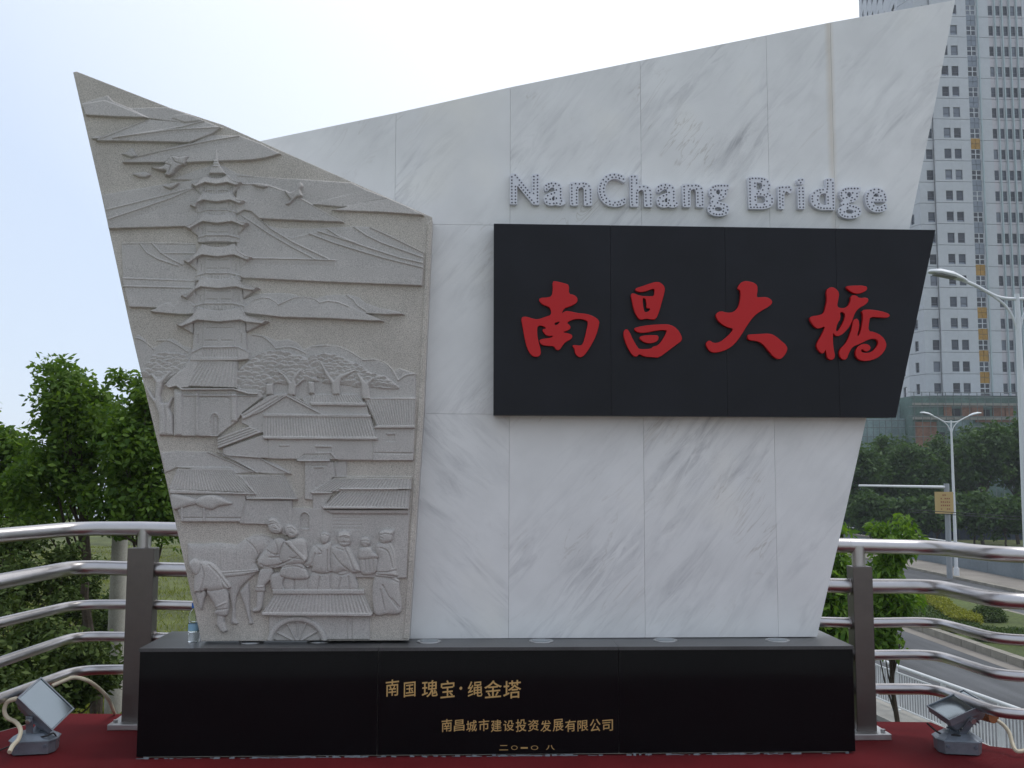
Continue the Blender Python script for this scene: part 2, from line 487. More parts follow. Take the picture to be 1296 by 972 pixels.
# near pavement ledge carrying the white fence (ramp side)
F0 = gd(1115, 890, GZ + 0.12); F1 = gd(1256, 952, GZ + 0.12)
fd = Vector((F1.x - F0.x, F1.y - F0.y, 0)).normalized()       # towards the viewer
fn = Vector((fd.y, -fd.x, 0))
if fn.x > 0: fn = -fn                                          # points left, to the pedestrian side
A = F0 - fd * 40; Bq = F1 + fd * 9
b = MB(); b.zprism([((A - fn*.25).x, (A - fn*.25).y), ((Bq - fn*.25).x, (Bq - fn*.25).y), ((Bq + fn*.75).x, (Bq + fn*.75).y), ((A + fn*.75).x, (A + fn*.75).y)], GZ - .4, GZ + .12)
tag(b.build('ledge', M['concrete']), kind='structure')
b = MB(); b.zprism([((A + fn*.76).x, (A + fn*.76).y), ((Bq + fn*.76).x, (Bq + fn*.76).y), ((Bq + fn*2.6).x, (Bq + fn*2.6).y), ((A + fn*2.6).x, (A + fn*2.6).y)], GZ - .5, GZ - .25)
tag(b.build('footpath', M['pave']), kind='structure')

# ---- viewing deck with red carpet
RL = at(95, 900, 6.95); RR = gd(1180, 916, 0)
deck_poly = [(-2.62, 7.0), (-2.95, 6.62)]
dl0 = gd(88, 903, 0); dl1 = gd(0, 926, 0); dr0 = gd(1178, 914, 0); dr1 = gd(1252, 944, 0); dr2 = gd(1330, 953, 0)
vL = (dl1 - dl0) * 6
deck_poly = [(dl0.x, dl0.y), (dl0.x + vL.x, dl0.y + vL.y), (dl0.x + vL.x, -6), (12, -6), (12, dr2.y - .1), (dr2.x, dr2.y), (dr1.x, dr1.y), (dr0.x, dr0.y)]
c = sum((Vector(p) for p in deck_poly), Vector((0, 0))) / len(deck_poly)
b = MB(); b.zprism([(p[0] + (0.02 if p[0] > 0 else -0.02), p[1] + (.02 if p[1] > 0 else -.02)) for p in deck_poly], -0.45, -0.006)
tag(b.build('deck', M['concrete']), kind='structure')
def front_cut(poly, y):
    out = []
    for i in range(len(poly)):
        p, q = poly[i], poly[(i+1) % len(poly)]
        if p[1] >= y: out.append(p)
        if (p[1] > y) != (q[1] > y):
            t_ = (y - p[1]) / (q[1] - p[1]); out.append((p[0] + t_*(q[0]-p[0]), y))
    return out
b = MB(); b.zprism(front_cut(deck_poly, 3.6), -0.004, 0.0)
tag(b.build('red_carpet', M['carpet']), 'dark red carpet laid over the deck around the plinth', 'carpet')
b = MB()
for (x, y) in ((-3.2, 6.3), (3.0, 6.2), (-5.6, 1), (7, 1), (0, 6.6)):
    b.box((x - .3, y - .3, -8), (x + .3, y + .3, -.46))
tag(b.build('deck_columns', M['concrete']), kind='structure')

# ================================================================== MONUMENT
YP, YW, YR, YS = 5.9, 6.2, 6.05, 6.07          # plinth front, marble face, relief face, sign face
ZT = at(628, 819, YP).z                          # plinth top
PX0, PX1 = at(175, 880, YP).x, at(1081, 880, YP).x
plinth = thing('plinth', ((PX0 + PX1) / 2, YP + .3, 0), 'long black granite plinth with gold characters on its front', 'plinth')
jx = [PX0, at(478, 880, YP).x, at(783, 880, YP).x, PX1]
for i in range(3):
    b = MB(); b.box((jx[i] + .0015, YP, 0.012), (jx[i+1] - .0015, YP + .03, ZT - .02))
    b.build('granite_panel', M['black_plinth'], plinth)
for X0, X1 in ((PX0, PX0 + .03), (PX1 - .03, PX1)):
    b = MB(); b.box((X0, YP + .031, 0.012), (X1, YP + .62, ZT - .02)); b.build('granite_panel', M['black_plinth'], plinth)
b = MB(); b.box((PX0 + .031, YP + .031, -.004), (PX1 - .031, YP + .60, ZT - .021)); b.build('core', M['joint'], plinth)
for i in range(3):
    b = MB(); b.box((jx[i] - (.004 if i == 0 else -.001), YP - .004, ZT - .019), (jx[i+1] + (.004 if i == 2 else -.001), YP + .62, ZT))
    b.build('top_slab', M['plinth_top'], plinth)
# rough mortar bead along the foot
b = MB(); rnd = random.Random(4); x = PX0
while x < PX1 - .02:
    L = rnd.uniform(.008, .035); h = rnd.uniform(.002, .011); d_ = rnd.uniform(.003, .014)
    if rnd.random() < .7 + .3*math.sin(x*5):
        j = [rnd.uniform(.5, 1.3) for _ in range(4)]
        b.add([(x, YP - d_*j[0], 0.001), (x + L, YP - d_*j[1], 0.001), (x + L, YP - .001, 0.001), (x, YP - .001, 0.001), (x, YP - .002, h*j[2]), (x + L, YP - .002, h*j[3])],
              [(0, 1, 5, 4), (1, 2, 5), (0, 4, 3), (2, 3, 4, 5)])
    x += L
b.build('mortar_bead', M['bead'], plinth)['kind'] = 'stuff'
for px, py in ((318, 812), (404, 811), (543, 811.5), (685, 811), (842, 810), (984, 810)):
    p = gd(px, py + .5, ZT)
    b = MB(); n = 28
    b.tube([(p.x, p.y, ZT - .002), (p.x, p.y, ZT + .005)], .073, n)
    li = b.build('recessed_light', M['plate'], plinth, bevel=.002)
    b = MB(); b.tube([(p.x, p.y, ZT + .003), (p.x, p.y, ZT + .0065)], .055, n); b.build('lens', M['mirror'], li)

# ---- marble wall: separate slabs over a core
wall_out = [(300, 184.5), (500, 143), (645, 110.5), (811, 76.5), (970, 44.5), (1052, 28), (1209, 0), (1182, 139), (1159, 250), (1151, 290), (1096.5, 530), (1072, 640), (1034, 806), (400, 809)]
WO = [xz(x, y, YW) for x, y in wall_out]
wall = thing('marble_wall', (0.2, YW + .15, ZT), 'tall slanted white marble wall standing behind the granite relief and black sign', 'monument')
def clip(poly, a, b_, c_):
    """keep a*x + b*z <= c"""
    out = []
    for i in range(len(poly)):
        p, q = poly[i], poly[(i+1) % len(poly)]
        dp, dq = a*p[0] + b_*p[1] - c_, a*q[0] + b_*q[1] - c_
        if dp <= 0: out.append(p)
        if (dp < 0) != (dq < 0) and dp != dq:
            t = dp / (dp - dq); out.append((p[0] + t*(q[0]-p[0]), p[1] + t*(q[1]-p[1])))
    return out
def cell(x0, x1, z0, z1, g=.0005):
    p = clip(WO, -1, 0, -(x0 + g)); p = clip(p, 1, 0, x1 - g); p = clip(p, 0, -1, -(z0 + g)); p = clip(p, 0, 1, z1 - g)
    return p
zA = at(590, 284.5, YW).z; zB = at(590, 524, YW).z; zT2 = 9; zC = at(560, 655, YW).z
colx = [-9, at(500.5, 200, YW).x, at(645, 400, YW).x, at(814, 500, YW).x, at(979, 500, YW).x, at(1054, 150, YW).x, 9]
up = ['marble_soft', 'marble_soft', 'marble_up', 'marble_up', 'marble_stain', 'marble_stain']
def put_slab(poly, m):
    if len(poly) >= 3:
        b = MB(); b.prism(poly, YW, YW + .028); b.build('marble_slab', M[m], wall, bevel=.0012)
for i in range(6):
    put_slab(cell(colx[i], colx[i+1], zA, zT2), up[i])
put_slab(cell(-9, colx[2], zB, zA), 'marble_soft')
put_slab(cell(colx[2], 9, zB, zA), 'marble_soft')
put_slab(cell(-9, colx[2], -9, zB), 'marble_down')
put_slab(cell(colx[2], colx[3], -9, zB), 'marble_soft')
put_slab(cell(colx[3], colx[4], -9, zB), 'marble_up')
put_slab(cell(colx[4], 9, -9, zB), 'marble_soft')
def inset(poly, d):
    n = len(poly); cx = sum(p[0] for p in poly)/n; cz = sum(p[1] for p in poly)/n
    out = []
    area = sum(poly[i][0]*poly[(i+1)%n][1]-poly[(i+1)%n][0]*poly[i][1] for i in range(n))
    sg = 1 if area > 0 else -1
    for i in range(n):
        p0, p1, p2 = Vector(poly[i-1]), Vector(poly[i]), Vector(poly[(i+1)%n])
        e1, e2 = (p1-p0).normalized(), (p2-p1).normalized()
        n1, n2 = Vector((-e1.y, e1.x))*sg, Vector((-e2.y, e2.x))*sg
        h = (n1+n2); h = h.normalized() if h.length > 1e-6 else n1
        out.append(tuple(p1 + h * d / max(.35, h.dot(n1))))
    return out
b = MB(); b.prism(inset(WO, .004), YW + .0285, YW + .20); b.build('wall_core', M['joint'], wall)
b = MB(); b.prism(inset(WO, .0005), YW + .2005, YW + .2285); b.build('back_slab', M['marble_soft'], wall)
# brown weather stain down the joint right of the lettering
sx = at(1054, 150, YW)

# ---- black name board
sign = thing('name_board', (at(900, 528, YS).x, YS + .05, at(900, 528, YS).z), 'wide black granite board with four red characters mounted on the white wall', 'sign')
SO = [xz(625, 283, YS), xz(1184, 291, YS), xz(1134, 528.5, YS), xz(624.5, 525.5, YS)]
sj = [-9, at(773, 400, YS).x, at(919, 400, YS).x, at(1060, 400, YS).x, 9]
for i in range(4):
    g = .0008
    p = clip(clip(SO, -1, 0, -(sj[i] + g)), 1, 0, sj[i+1] - g)
    b = MB(); b.prism(p, YS, YS + .028); b.build('granite_panel', M['black_sign'], sign)
b = MB(); b.prism(inset(SO, .003), YS + .0285, YW - .001); b.build('backing_frame', M['black_plinth'], sign)

# raised red characters, drawn on their own patch of the board
def zone(x0, y0, s): return lambda p: (x0 + p[0]*s, y0 + p[1]*s)
def char_obj(name, outs, holes, zn, Y, depth, m, parent, gap=.004, bev=.0022):
    cu = bpy.data.curves.new(name, 'CURVE'); cu.dimensions = '2D'; cu.fill_mode = 'BOTH'
    for poly in outs + holes:
        pts = [xz(*zn(p), Y) for p in poly]
        n = len(pts); sm = []
        for i in range(n):                                   # rounded brush outline: corner cutting once
            a, c_ = Vector(pts[i]), Vector(pts[(i+1) % n])
            sm += [a.lerp(c_, .27), a.lerp(c_, .73)]
        sp = cu.splines.new('POLY'); sp.points.add(len(sm) - 1); sp.use_cyclic_u = True
        for i, q in enumerate(sm): sp.points[i].co = (q[0], q[1], 0, 1)
    cu.extrude = depth / 2 - bev; cu.bevel_depth = bev; cu.bevel_resolution = 2; cu.offset = -bev * .6
    o = bpy.data.objects.new('tmp', cu)
    me = bpy.data.meshes.new_from_object(o); me.name = name
    # curve lies in x,y: stand it up (x, z), thickness along y
    co = np.empty(len(me.vertices) * 3); me.vertices.foreach_get('co', co); co = co.reshape(-1, 3)
    me.vertices.foreach_set('co', np.column_stack([co[:, 0], -co[:, 2] + Y - gap - depth / 2, co[:, 1]]).ravel())
    me.materials.clear(); me.materials.append(m); me.update()
    bpy.data.objects.remove(o); bpy.data.curves.remove(cu)
    return link_mesh(name, me, parent)
K1 = zone(640, 340, 140/1047); K2 = zone(770, 340, 120/897); K3 = zone(880, 340, 130/972); K4 = zone(1005, 340, 135/1009)
char_obj('red_character', [[(440,130),(470,128),(560,150),(597,165),(590,250),(640,255),(675,285),(672,325),(640,347),(590,370),(550,380),(520,440),(560,408),(610,413),(680,430),(760,435),(830,460),(882,500),(875,550),(850,640),(810,720),(760,800),(720,843),(680,840),(650,800),(652,770),(625,735),(650,728),(700,738),(730,715),(750,640),(765,570),(778,510),(740,487),(680,480),(620,490),(570,520),(600,540),(612,565),(590,590),(525,608),(600,622),(630,640),(615,675),(560,700),(530,740),(505,777),(470,772),(455,737),(400,737),(340,728),(318,700),(322,675),(380,668),(430,660),(455,638),(390,645),(350,605),(345,580),(385,575),(355,548),(300,542),(292,600),(302,680),(332,790),(320,832),(280,842),(240,825),(200,760),(175,650),(155,530),(143,475),(180,458),(250,480),(300,490),(380,462),(430,445),(425,390),(400,363),(350,350),(315,315),(318,285),(400,282),(436,265),(445,200)]],
         [[(448,522),(520,502),(475,550)]], K1, YS, .026, M['red_paint'], sign)
char_obj('red_character', [[(250,195),(300,180),(400,145),(450,133),(490,143),(527,185),(520,240),(500,310),(470,420),(440,487),(400,487),(350,477),(300,492),(270,470),(235,400),(215,300),(205,250),(230,240),(290,268),(400,270),(425,268),(432,198),(400,200),(350,222),(290,230),(250,215)],
                           [(232,580),(260,560),(380,540),(520,533),(580,538),(640,573),(682,640),(688,685),(640,720),(560,780),(470,848),(420,842),(330,838),(285,808),(265,838),(230,832),(190,780),(150,690),(133,610),(160,573),(190,600),(220,670),(270,755),(290,770),(400,765),(415,742),(460,735),(505,680),(548,600),(530,585),(450,590),(350,612),(275,612)],
                           [(283,655),(320,640),(420,635),(467,640),(462,690),(400,712),(340,707),(300,680)]],
         [[(312,290),(340,282),(355,330),(350,382),(385,380),(387,402),(345,427),(325,400)]], K2, YS, .026, M['red_paint'], sign)
char_obj('red_character', [[(385,200),(410,150),(450,126),(500,130),(560,150),(580,190),(565,282),(600,280),(660,276),(705,300),(717,330),(690,362),(600,412),(540,457),(480,540),(420,640),(360,720),(290,772),(190,802),(130,792),(95,740),(93,705),(125,683),(160,712),(220,705),(280,660),(330,610),(352,570),(290,562),(220,517),(185,465),(188,430),(230,408),(290,427),(350,420),(388,385),(412,330),(422,213)],
                           [(483,635),(500,630),(600,625),(690,620),(740,640),(800,690),(852,735),(858,780),(820,842),(780,865),(730,842),(680,780),(620,710),(560,687),(488,682)]],
         [], K3, YS, .026, M['red_paint'], sign)
char_obj('red_character', [[(290,210),(330,183),(370,190),(412,235),(402,300),(387,370),(440,385),(490,370),(520,320),(522,262),(570,260),(600,290),(670,280),(690,308),(660,347),(600,377),(560,420),(540,480),(515,545),(470,600),(420,642),(370,642),(353,600),(350,700),(360,780),(374,840),(340,874),(300,852),(290,800),(282,765),(270,803),(240,808),(198,750),(203,710),(250,630),(285,545),(230,572),(190,567),(150,520),(133,480),(150,458),(220,450),(270,428),(285,370),(300,300)],
                           [(470,180),(510,170),(660,168),(678,200),(650,227),(590,247),(530,235)],
                           [(620,400),(700,394),(800,408),(893,438),(872,472),(800,467),(705,462),(692,500),(682,600),(740,605),(810,640),(853,700),(852,760),(800,832),(720,872),(620,880),(570,842),(563,780),(600,730),(660,713),(707,740),(702,775),(660,792),(625,760),(613,790),(650,807),(720,797),(772,740),(782,690),(750,666),(690,673),(600,720),(540,740),(502,800),(482,862),(440,867),(410,820),(418,770),(480,710),(510,640),(535,560),(543,490),(590,478),(603,560),(575,640),(600,642),(625,560),(640,450)]],
         [[(415,412),(465,425),(470,470),(435,545),(400,600),(375,598),(395,520),(425,480)]], K4, YS, .026, M['red_paint'], sign)

# ---- pale lettering with rows of dark LED beads
lettering = thing('wall_lettering', (at(880, 266, YW).x, YW - .02, at(880, 266, YW).z), 'raised pale grey Latin letters studded with dark LED beads above the black board', 'lettering')
def glyph_mesh(ch, offset=0.0, shear=0.0):
    cu = bpy.data.curves.new('g', 'FONT'); cu.body = ch; cu.offset = offset; cu.shear = shear
    cu.resolution_u = 6; cu.fill_mode = 'BOTH'
    o = bpy.data.objects.new('g', cu); me = bpy.data.meshes.new_from_object(o)
    bpy.data.objects.remove(o); bpy.data.curves.remove(cu)
    return me
def glyph_loops(me):
    from collections import defaultdict
    bm = bmesh.new(); bm.from_mesh(me); bmesh.ops.remove_doubles(bm, verts=bm.verts, dist=1e-5)
    nb = defaultdict(list)
    for e in bm.edges:
        if len(e.link_faces) == 1:
            a, b_ = e.verts; nb[a].append(b_); nb[b_].append(a)
    seen = set(); loops = []
    for v0 in list(nb):
        if v0 in seen: continue
        loop = [v0]; seen.add(v0); cur = v0
        while True:
            nx_ = [q for q in nb[cur] if q not in seen]
            if not nx_: break
            cur = nx_[0]; seen.add(cur); loop.append(cur)
        loops.append(np.array([(q.co.x, q.co.y) for q in loop]))
    bm.free()
    return loops
def seg_dist(P, A_, B_):
    d = B_ - A_; L2 = (d**2).sum(1) + 1e-12
    t = np.clip(((P[:, None, :] - A_[None]) * d[None]).sum(2) / L2, 0, 1)
    return np.sqrt(((P[:, None, :] - (A_[None] + t[..., None] * d[None]))**2).sum(2)).min(1)
def inside(P, A_, B_):
    c_ = np.zeros(len(P), int)
    for a, b_ in zip(A_, B_):
        cond = (a[1] > P[:, 1]) != (b_[1] > P[:, 1])
        with np.errstate(divide='ignore', invalid='ignore'):
            xi = (b_[0]-a[0]) * (P[:, 1]-a[1]) / (b_[1]-a[1]) + a[0]
        c_ += cond & (P[:, 0] < xi)
    return c_ % 2 == 1
TL = .040                                            # letter depth
YLf = YW - TL
def contour(F, xs_, ys_):
    """closed outlines of F = 0 (F < 0 inside) by marching squares"""
    segs = {}
    ny_, nx__ = F.shape
    def ip(j0, i0, j1, i1):
        t_ = F[j0, i0] / (F[j0, i0] - F[j1, i1]); return (xs_[i0] + t_*(xs_[i1]-xs_[i0]), ys_[j0] + t_*(ys_[j1]-ys_[j0]))
    I = F < 0
    for j in range(ny_-1):
        for i in range(nx__-1):
            c = I[j, i] + 2*I[j, i+1] + 4*I[j+1, i+1] + 8*I[j+1, i]
            if c in (0, 15): continue
            e = {0: ((j, i), (j, i+1)), 1: ((j, i+1), (j+1, i+1)), 2: ((j+1, i), (j+1, i+1)), 3: ((j, i), (j+1, i))}
            tab = {1: [(3, 0)], 2: [(0, 1)], 3: [(3, 1)], 4: [(1, 2)], 5: [(3, 2), (1, 0)], 6: [(0, 2)], 7: [(3, 2)], 8: [(2, 3)], 9: [(2, 0)], 10: [(0, 3), (2, 1)], 11: [(2, 1)], 12: [(1, 3)], 13: [(1, 0)], 14: [(0, 3)]}
            for a_, b_ in tab[c]: segs[e[a_]] = e[b_]
    loops = []
    while segs:
        k0 = next(iter(segs)); k = k0; lp = []
        while k in segs:
            lp.append(ip(*k[0], *k[1])); k = segs.pop(k)
        if len(lp) > 5: loops.append(np.array(lp))
    return loops
def simplify(l, eps):
    def rdp(a):
        if len(a) < 3: return a
        d = a[-1]-a[0]; L_ = np.hypot(*d) + 1e-12; dist = np.abs(d[0]*(a[:, 1]-a[0, 1]) - d[1]*(a[:, 0]-a[0, 0]))/L_
        k = dist.argmax()
        if dist[k] < eps: return a[[0, -1]]
        return np.vstack([rdp(a[:k+1])[:-1], rdp(a[k:])])
    h = len(l)//2; return np.vstack([rdp(l[:h+1])[:-1], rdp(np.vstack([l[h:], l[:1]]))[:-1]])
glyph_cache = {}
def bold_glyph(ch, grow=.042, st=.008, ky=2.1):
    if ch not in glyph_cache:
        me0 = glyph_mesh(ch, 0.0); lp = [l*np.array([1, ky]) for l in glyph_loops(me0)]; bpy.data.meshes.remove(me0)
        allp = np.vstack(lp); mn, mx = allp.min(0)-.09, allp.max(0)+.09
        xs_ = np.arange(mn[0], mx[0], st); ys_ = np.arange(mn[1], mx[1], st); XX, YY = np.meshgrid(xs_, ys_)
        P_ = np.column_stack([XX.ravel(), YY.ravel()]); A_ = np.vstack(lp); B_ = np.vstack([np.roll(l, -1, 0) for l in lp])
        d = seg_dist(P_, A_, B_); ins_ = inside(P_, A_, B_); F = np.where(ins_, -d, d).reshape(XX.shape) - grow
        glyph_cache[ch] = [simplify(l, .0016) for l in contour(F, xs_, ys_)]
    return glyph_cache[ch]
def wall_letter(ch, x0, x1, yt, yb):
    loops = bold_glyph(ch)
    allp = np.vstack(loops); mn, mx = allp.min(0), allp.max(0)
    pa = at(x0, yb, YLf); pb = at(x1, yt, YLf)
    S = np.array([(pb.x-pa.x)/(mx[0]-mn[0]), (pb.z-pa.z)/(mx[1]-mn[1])])
    loops = [(l - mn) * S + np.array([pa.x, pa.z]) for l in loops]
    cu = bpy.data.curves.new('l', 'CURVE'); cu.dimensions = '2D'; cu.fill_mode = 'BOTH'
    for l in loops:
        sp = cu.splines.new('POLY'); sp.points.add(len(l)-1); sp.use_cyclic_u = True
        for i, q in enumerate(l): sp.points[i].co = (q[0], q[1], 0, 1)
    cu.extrude = TL/2
    o = bpy.data.objects.new('l', cu); me = bpy.data.meshes.new_from_object(o)
    co = np.empty(len(me.vertices)*3); me.vertices.foreach_get('co', co); co = co.reshape(-1, 3)
    me.vertices.foreach_set('co', np.column_stack([co[:, 0], -co[:, 2] + YLf + TL/2 - .0005, co[:, 1]]).ravel())
    me.materials.clear(); me.materials.append(M['letter'])
    bpy.data.objects.remove(o); bpy.data.curves.remove(cu)
    lo = link_mesh('letter', me, lettering)
    # beads: two rows following the outline, inset
    A_ = np.vstack(loops); B_ = np.vstack([np.roll(l, -1, 0) for l in loops])
    ins = .0112; step = .0205
    dots = []
    for l in loops:
        l2 = np.vstack([l, l[:1]]); seg = np.sqrt(((l2[1:]-l2[:-1])**2).sum(1)); cum = np.concatenate([[0], np.cumsum(seg)])
        n = max(4, int(cum[-1]/step*2)); s_ = np.linspace(0, cum[-1], n, endpoint=False)
        for s1 in s_:
            k = min(np.searchsorted(cum, s1, side='right')-1, len(seg)-1)
            if seg[k] < 1e-6: continue
            t = (s1-cum[k])/seg[k]; p = l2[k]*(1-t)+l2[k+1]*t; e = (l2[k+1]-l2[k])/seg[k]
            for sg in (1, -1):
                q = p + np.array([-e[1], e[0]])*sg*ins
                Q = q[None]
                if inside(Q, A_, B_)[0] and seg_dist(Q, A_, B_)[0] > ins*.62:
                    if all((q[0]-d[0])**2+(q[1]-d[1])**2 > (step*.86)**2 for d in dots): dots.append(q)
    b = MB()
    for q in dots:
        n = 6; r = .0056
        vs = [(q[0]+r*math.cos(2*math.pi*k/n), YLf-.0015, q[1]+r*math.sin(2*math.pi*k/n)) for k in range(n)]
        vs += [(q[0]+r*.6*math.cos(2*math.pi*k/n), YLf-.0045, q[1]+r*.6*math.sin(2*math.pi*k/n)) for k in range(n)]
        b.add(vs, [tuple(range(n, 2*n))] + [(k, (k+1) % n, n+(k+1) % n, n+k) for k in range(n)])
    d = b.build('led_beads', M['dot'], lo); d['kind'] = 'stuff'
for a_ in (('N', 645.5, 682.5, 220, 258.5), ('a', 688.5, 715.5, 230, 260), ('n', 721.5, 749.5, 230, 260), ('C', 757, 791.5, 219, 261.5),
           ('h', 797.5, 825.5, 221.5, 261.5), ('a', 831, 858.5, 232, 262.5), ('n', 864, 891, 232.5, 262), ('g', 895.5, 923, 233, 273.5),
           ('B', 947.5, 979, 224, 264.5), ('r', 985, 1003.5, 234.5, 264.5), ('i', 1009.5, 1018.5, 225, 264.5), ('d', 1026, 1056, 225.5, 265.5),
           ('g', 1061, 1089.5, 236.5, 276.5), ('e', 1095.5, 1122.5, 237.5, 268.5)):
    wall_letter(*a_)

# ---- gold characters on the plinth
def gold(ch, x0, x1, yt, yb, off=.010, sh=0.06):
    loops = bold_glyph(ch, .007, .010, 1.0)
    allp = np.vstack(loops); mn, mx = allp.min(0), allp.max(0); pa = at(x0, yb, YP); pb = at(x1, yt, YP)
    cu = bpy.data.curves.new('l', 'CURVE'); cu.dimensions = '2D'; cu.fill_mode = 'BOTH'
    for l in loops:
        uv = (l - mn) / (mx - mn); uv[:, 1] += .08*(uv[:, 0]-.5)*(sh > 0)
        sp = cu.splines.new('POLY'); sp.points.add(len(l)-1); sp.use_cyclic_u = True
        for i, q in enumerate(uv): sp.points[i].co = (pa.x+q[0]*(pb.x-pa.x), pa.z+q[1]*(pb.z-pa.z), 0, 1)
    o = bpy.data.objects.new('l', cu); me = bpy.data.meshes.new_from_object(o)
    co = np.empty(len(me.vertices)*3); me.vertices.foreach_get('co', co); co = co.reshape(-1, 3)
    me.vertices.foreach_set('co', np.column_stack([co[:, 0], np.full(len(co), YP-.0012), co[:, 1]]).ravel())
    me.materials.clear(); me.materials.append(M['gold']); me.update(); me.name = 'gold_character'
    bpy.data.objects.remove(o); bpy.data.curves.remove(cu)
    link_mesh('gold_character', me, plinth)
for ch, a, b_, t0, t1 in (('南', 488, 505, 860, 881), ('国', 511, 526, 863, 882), ('瑰', 534, 554, 861, 882), ('宝', 557.5, 575.5, 861, 883), ('·', 581.5, 585, 869, 873),
                         ('绳', 592, 610.5, 862, 882), ('金', 613, 635, 861, 883), ('塔', 637, 659.5, 861, 884)):
    gold(ch, a, b_, t0, t1, .011)
for i, ch in enumerate('南昌城市建设投资发展有限公司'):
    x = 558 + i * 15.65
    gold(ch, x + .8, x + 14.2, 910 + (i % 3) * .8, 926 - (i % 2) * .8, .010)
for ch, a, b_, t0, t1 in (('二', 632, 643, 943, 949.5), ('〇', 647, 655, 943.5, 949), ('一', 659, 668, 945.5, 947.5), ('〇', 672, 681, 943.5, 949), ('八', 691, 702, 943, 949)):
    gold(ch, a, b_, t0, t1, .02, 0)

# ================================================================== CARVED RELIEF PANEL
relief = thing('relief_panel', (at(385, 811, YR).x, YR + .07, ZT), 'tall leaning grey granite panel carved with a pagoda, clouds, village roofs and figures', 'relief panel')
RO_px = [(92.5, 91.5), (97, 90.5), (214, 136), (282, 158), (354, 190), (547, 275), (536, 523), (517.5, 810.5), (255, 811.5), (203, 575), (165, 415), (128, 245)]
RO = [xz(x, y, YR) for x, y in RO_px]
b = MB(); b.prism(RO, YR + .0005, YW - .001); b.build('stone_slab', M['slab_side'], relief, bevel=.003)

ST = 0.62                                     # grid step in photo pixels
gx = np.arange(90, 549, ST); gy = np.arange(89, 813, ST)
GX, GY = np.meshgrid(gx, gy)
H = np.zeros_like(GX); LAB = np.zeros(GX.shape, int)
names = ['stone_face']
def sdf(poly, X, Y):
    P = np.asarray(poly, float); A_ = P; B_ = np.roll(P, -1, 0)
    d2 = np.full(X.shape, 1e9); c_ = np.zeros(X.shape, bool)
    for a, b_ in zip(A_, B_):
        dx, dy = b_ - a; L2 = dx*dx + dy*dy + 1e-9
        t = np.clip(((X-a[0])*dx + (Y-a[1])*dy)/L2, 0, 1)
        d2 = np.minimum(d2, (X-a[0]-t*dx)**2 + (Y-a[1]-t*dy)**2)
        if dy != 0:
            c_ ^= ((a[1] > Y) != (b_[1] > Y)) & (X < dx*(Y-a[1])/dy + a[0])
    d = np.sqrt(d2); return np.where(c_, -d, d)
Z = {'A': (80, 80, 280/1296), 'B': (300, 180, 280/1296), 'C': (130, 280, 280/1296), 'D': (300, 380, 280/1296), 'E': (160, 430, 240/1296),
     'F': (340, 500, 220/1296), 'G': (200, 570, 220/1296), 'H': (360, 640, 180/1296), 'I': (220, 640, 180/972), 'M': (0, 0, 1), 'J': (76, 76, 481/1296)}
def zp(z, pts):
    x0, y0, s = Z[z]; return [(x0 + p[0]*s, y0 + p[1]*s) for p in pts]
def win(poly, m=2.5):
    P = np.asarray(poly); x0, y0 = P.min(0) - m; x1, y1 = P.max(0) + m
    i0, i1 = np.searchsorted(gx, [x0, x1]); j0, j1 = np.searchsorted(gy, [y0, y1])
    return slice(j0, j1), slice(i0, i1)
cur_lab = [0]
def part(name):
    names.append(name); cur_lab[0] = len(names) - 1
def blend(sl, mask, h):
    H[sl] = H[sl]*(1-mask) + h*mask
    L = LAB[sl]; L[mask > .5] = cur_lab[0]
def edge(d, w=.4): return np.clip(.5 - d/(2*w), 0, 1)
def curve(P, n=5):
    """smooth a closed outline"""
    P = [Vector(p) for p in P]; out = []; N = len(P)
    for i in range(N):
        p0, p1, p2, p3 = P[i-1], P[i], P[(i+1) % N], P[(i+2) % N]
        for k in range(n):
            t = k/n
            out.append(tuple(0.5*((2*p1)+(-p0+p2)*t+(2*p0-5*p1+4*p2-p3)*t*t+(-p0+3*p1-3*p2+p3)*t**3)))
    return out
def wedge(z, pts, ht, hb, sm=False):
    """slab whose upper side stands out by ht mm and lower side by hb mm"""
    P = zp(z, pts)
    if sm: P = curve(P)
    sl = win(P); X, Y = GX[sl], GY[sl]; ys = [p[1] for p in P]; y0, y1 = min(ys), max(ys)
    v = np.clip((Y-y0)/max(y1-y0, 1), 0, 1)
    blend(sl, edge(sdf(P, X, Y)), ht + (hb-ht)*v)
def pillow(z, pts, h0, h, r, sm=True, add=False):
    P = zp(z, pts)
    if sm: P = curve(P)
    sl = win(P); X, Y = GX[sl], GY[sl]; d = sdf(P, X, Y)
    t = np.clip(-d/r, 0, 1); hh = h0 + h*np.sqrt(1-(1-t)**2)
    if add: hh = hh + H[sl]
    blend(sl, edge(d), hh)
def line(z, pts, wd, dh, sm=False):
    P = zp(z, pts)
    if sm: P = [tuple(q) for q in [v.to_tuple()[:2] for v in bez([(p[0], p[1], 0) for p in P], 6)]]
    sl = win(P, 3); X, Y = GX[sl], GY[sl]; d = np.full(X.shape, 1e9)
    for a, b_ in zip(P[:-1], P[1:]):
        dx, dy = b_[0]-a[0], b_[1]-a[1]; t = np.clip(((X-a[0])*dx+(Y-a[1])*dy)/(dx*dx+dy*dy+1e-9), 0, 1)
        d = np.minimum(d, np.hypot(X-a[0]-t*dx, Y-a[1]-t*dy))
    H[sl] += 1.25*dh*np.clip(1.0-d/wd, 0, 1)
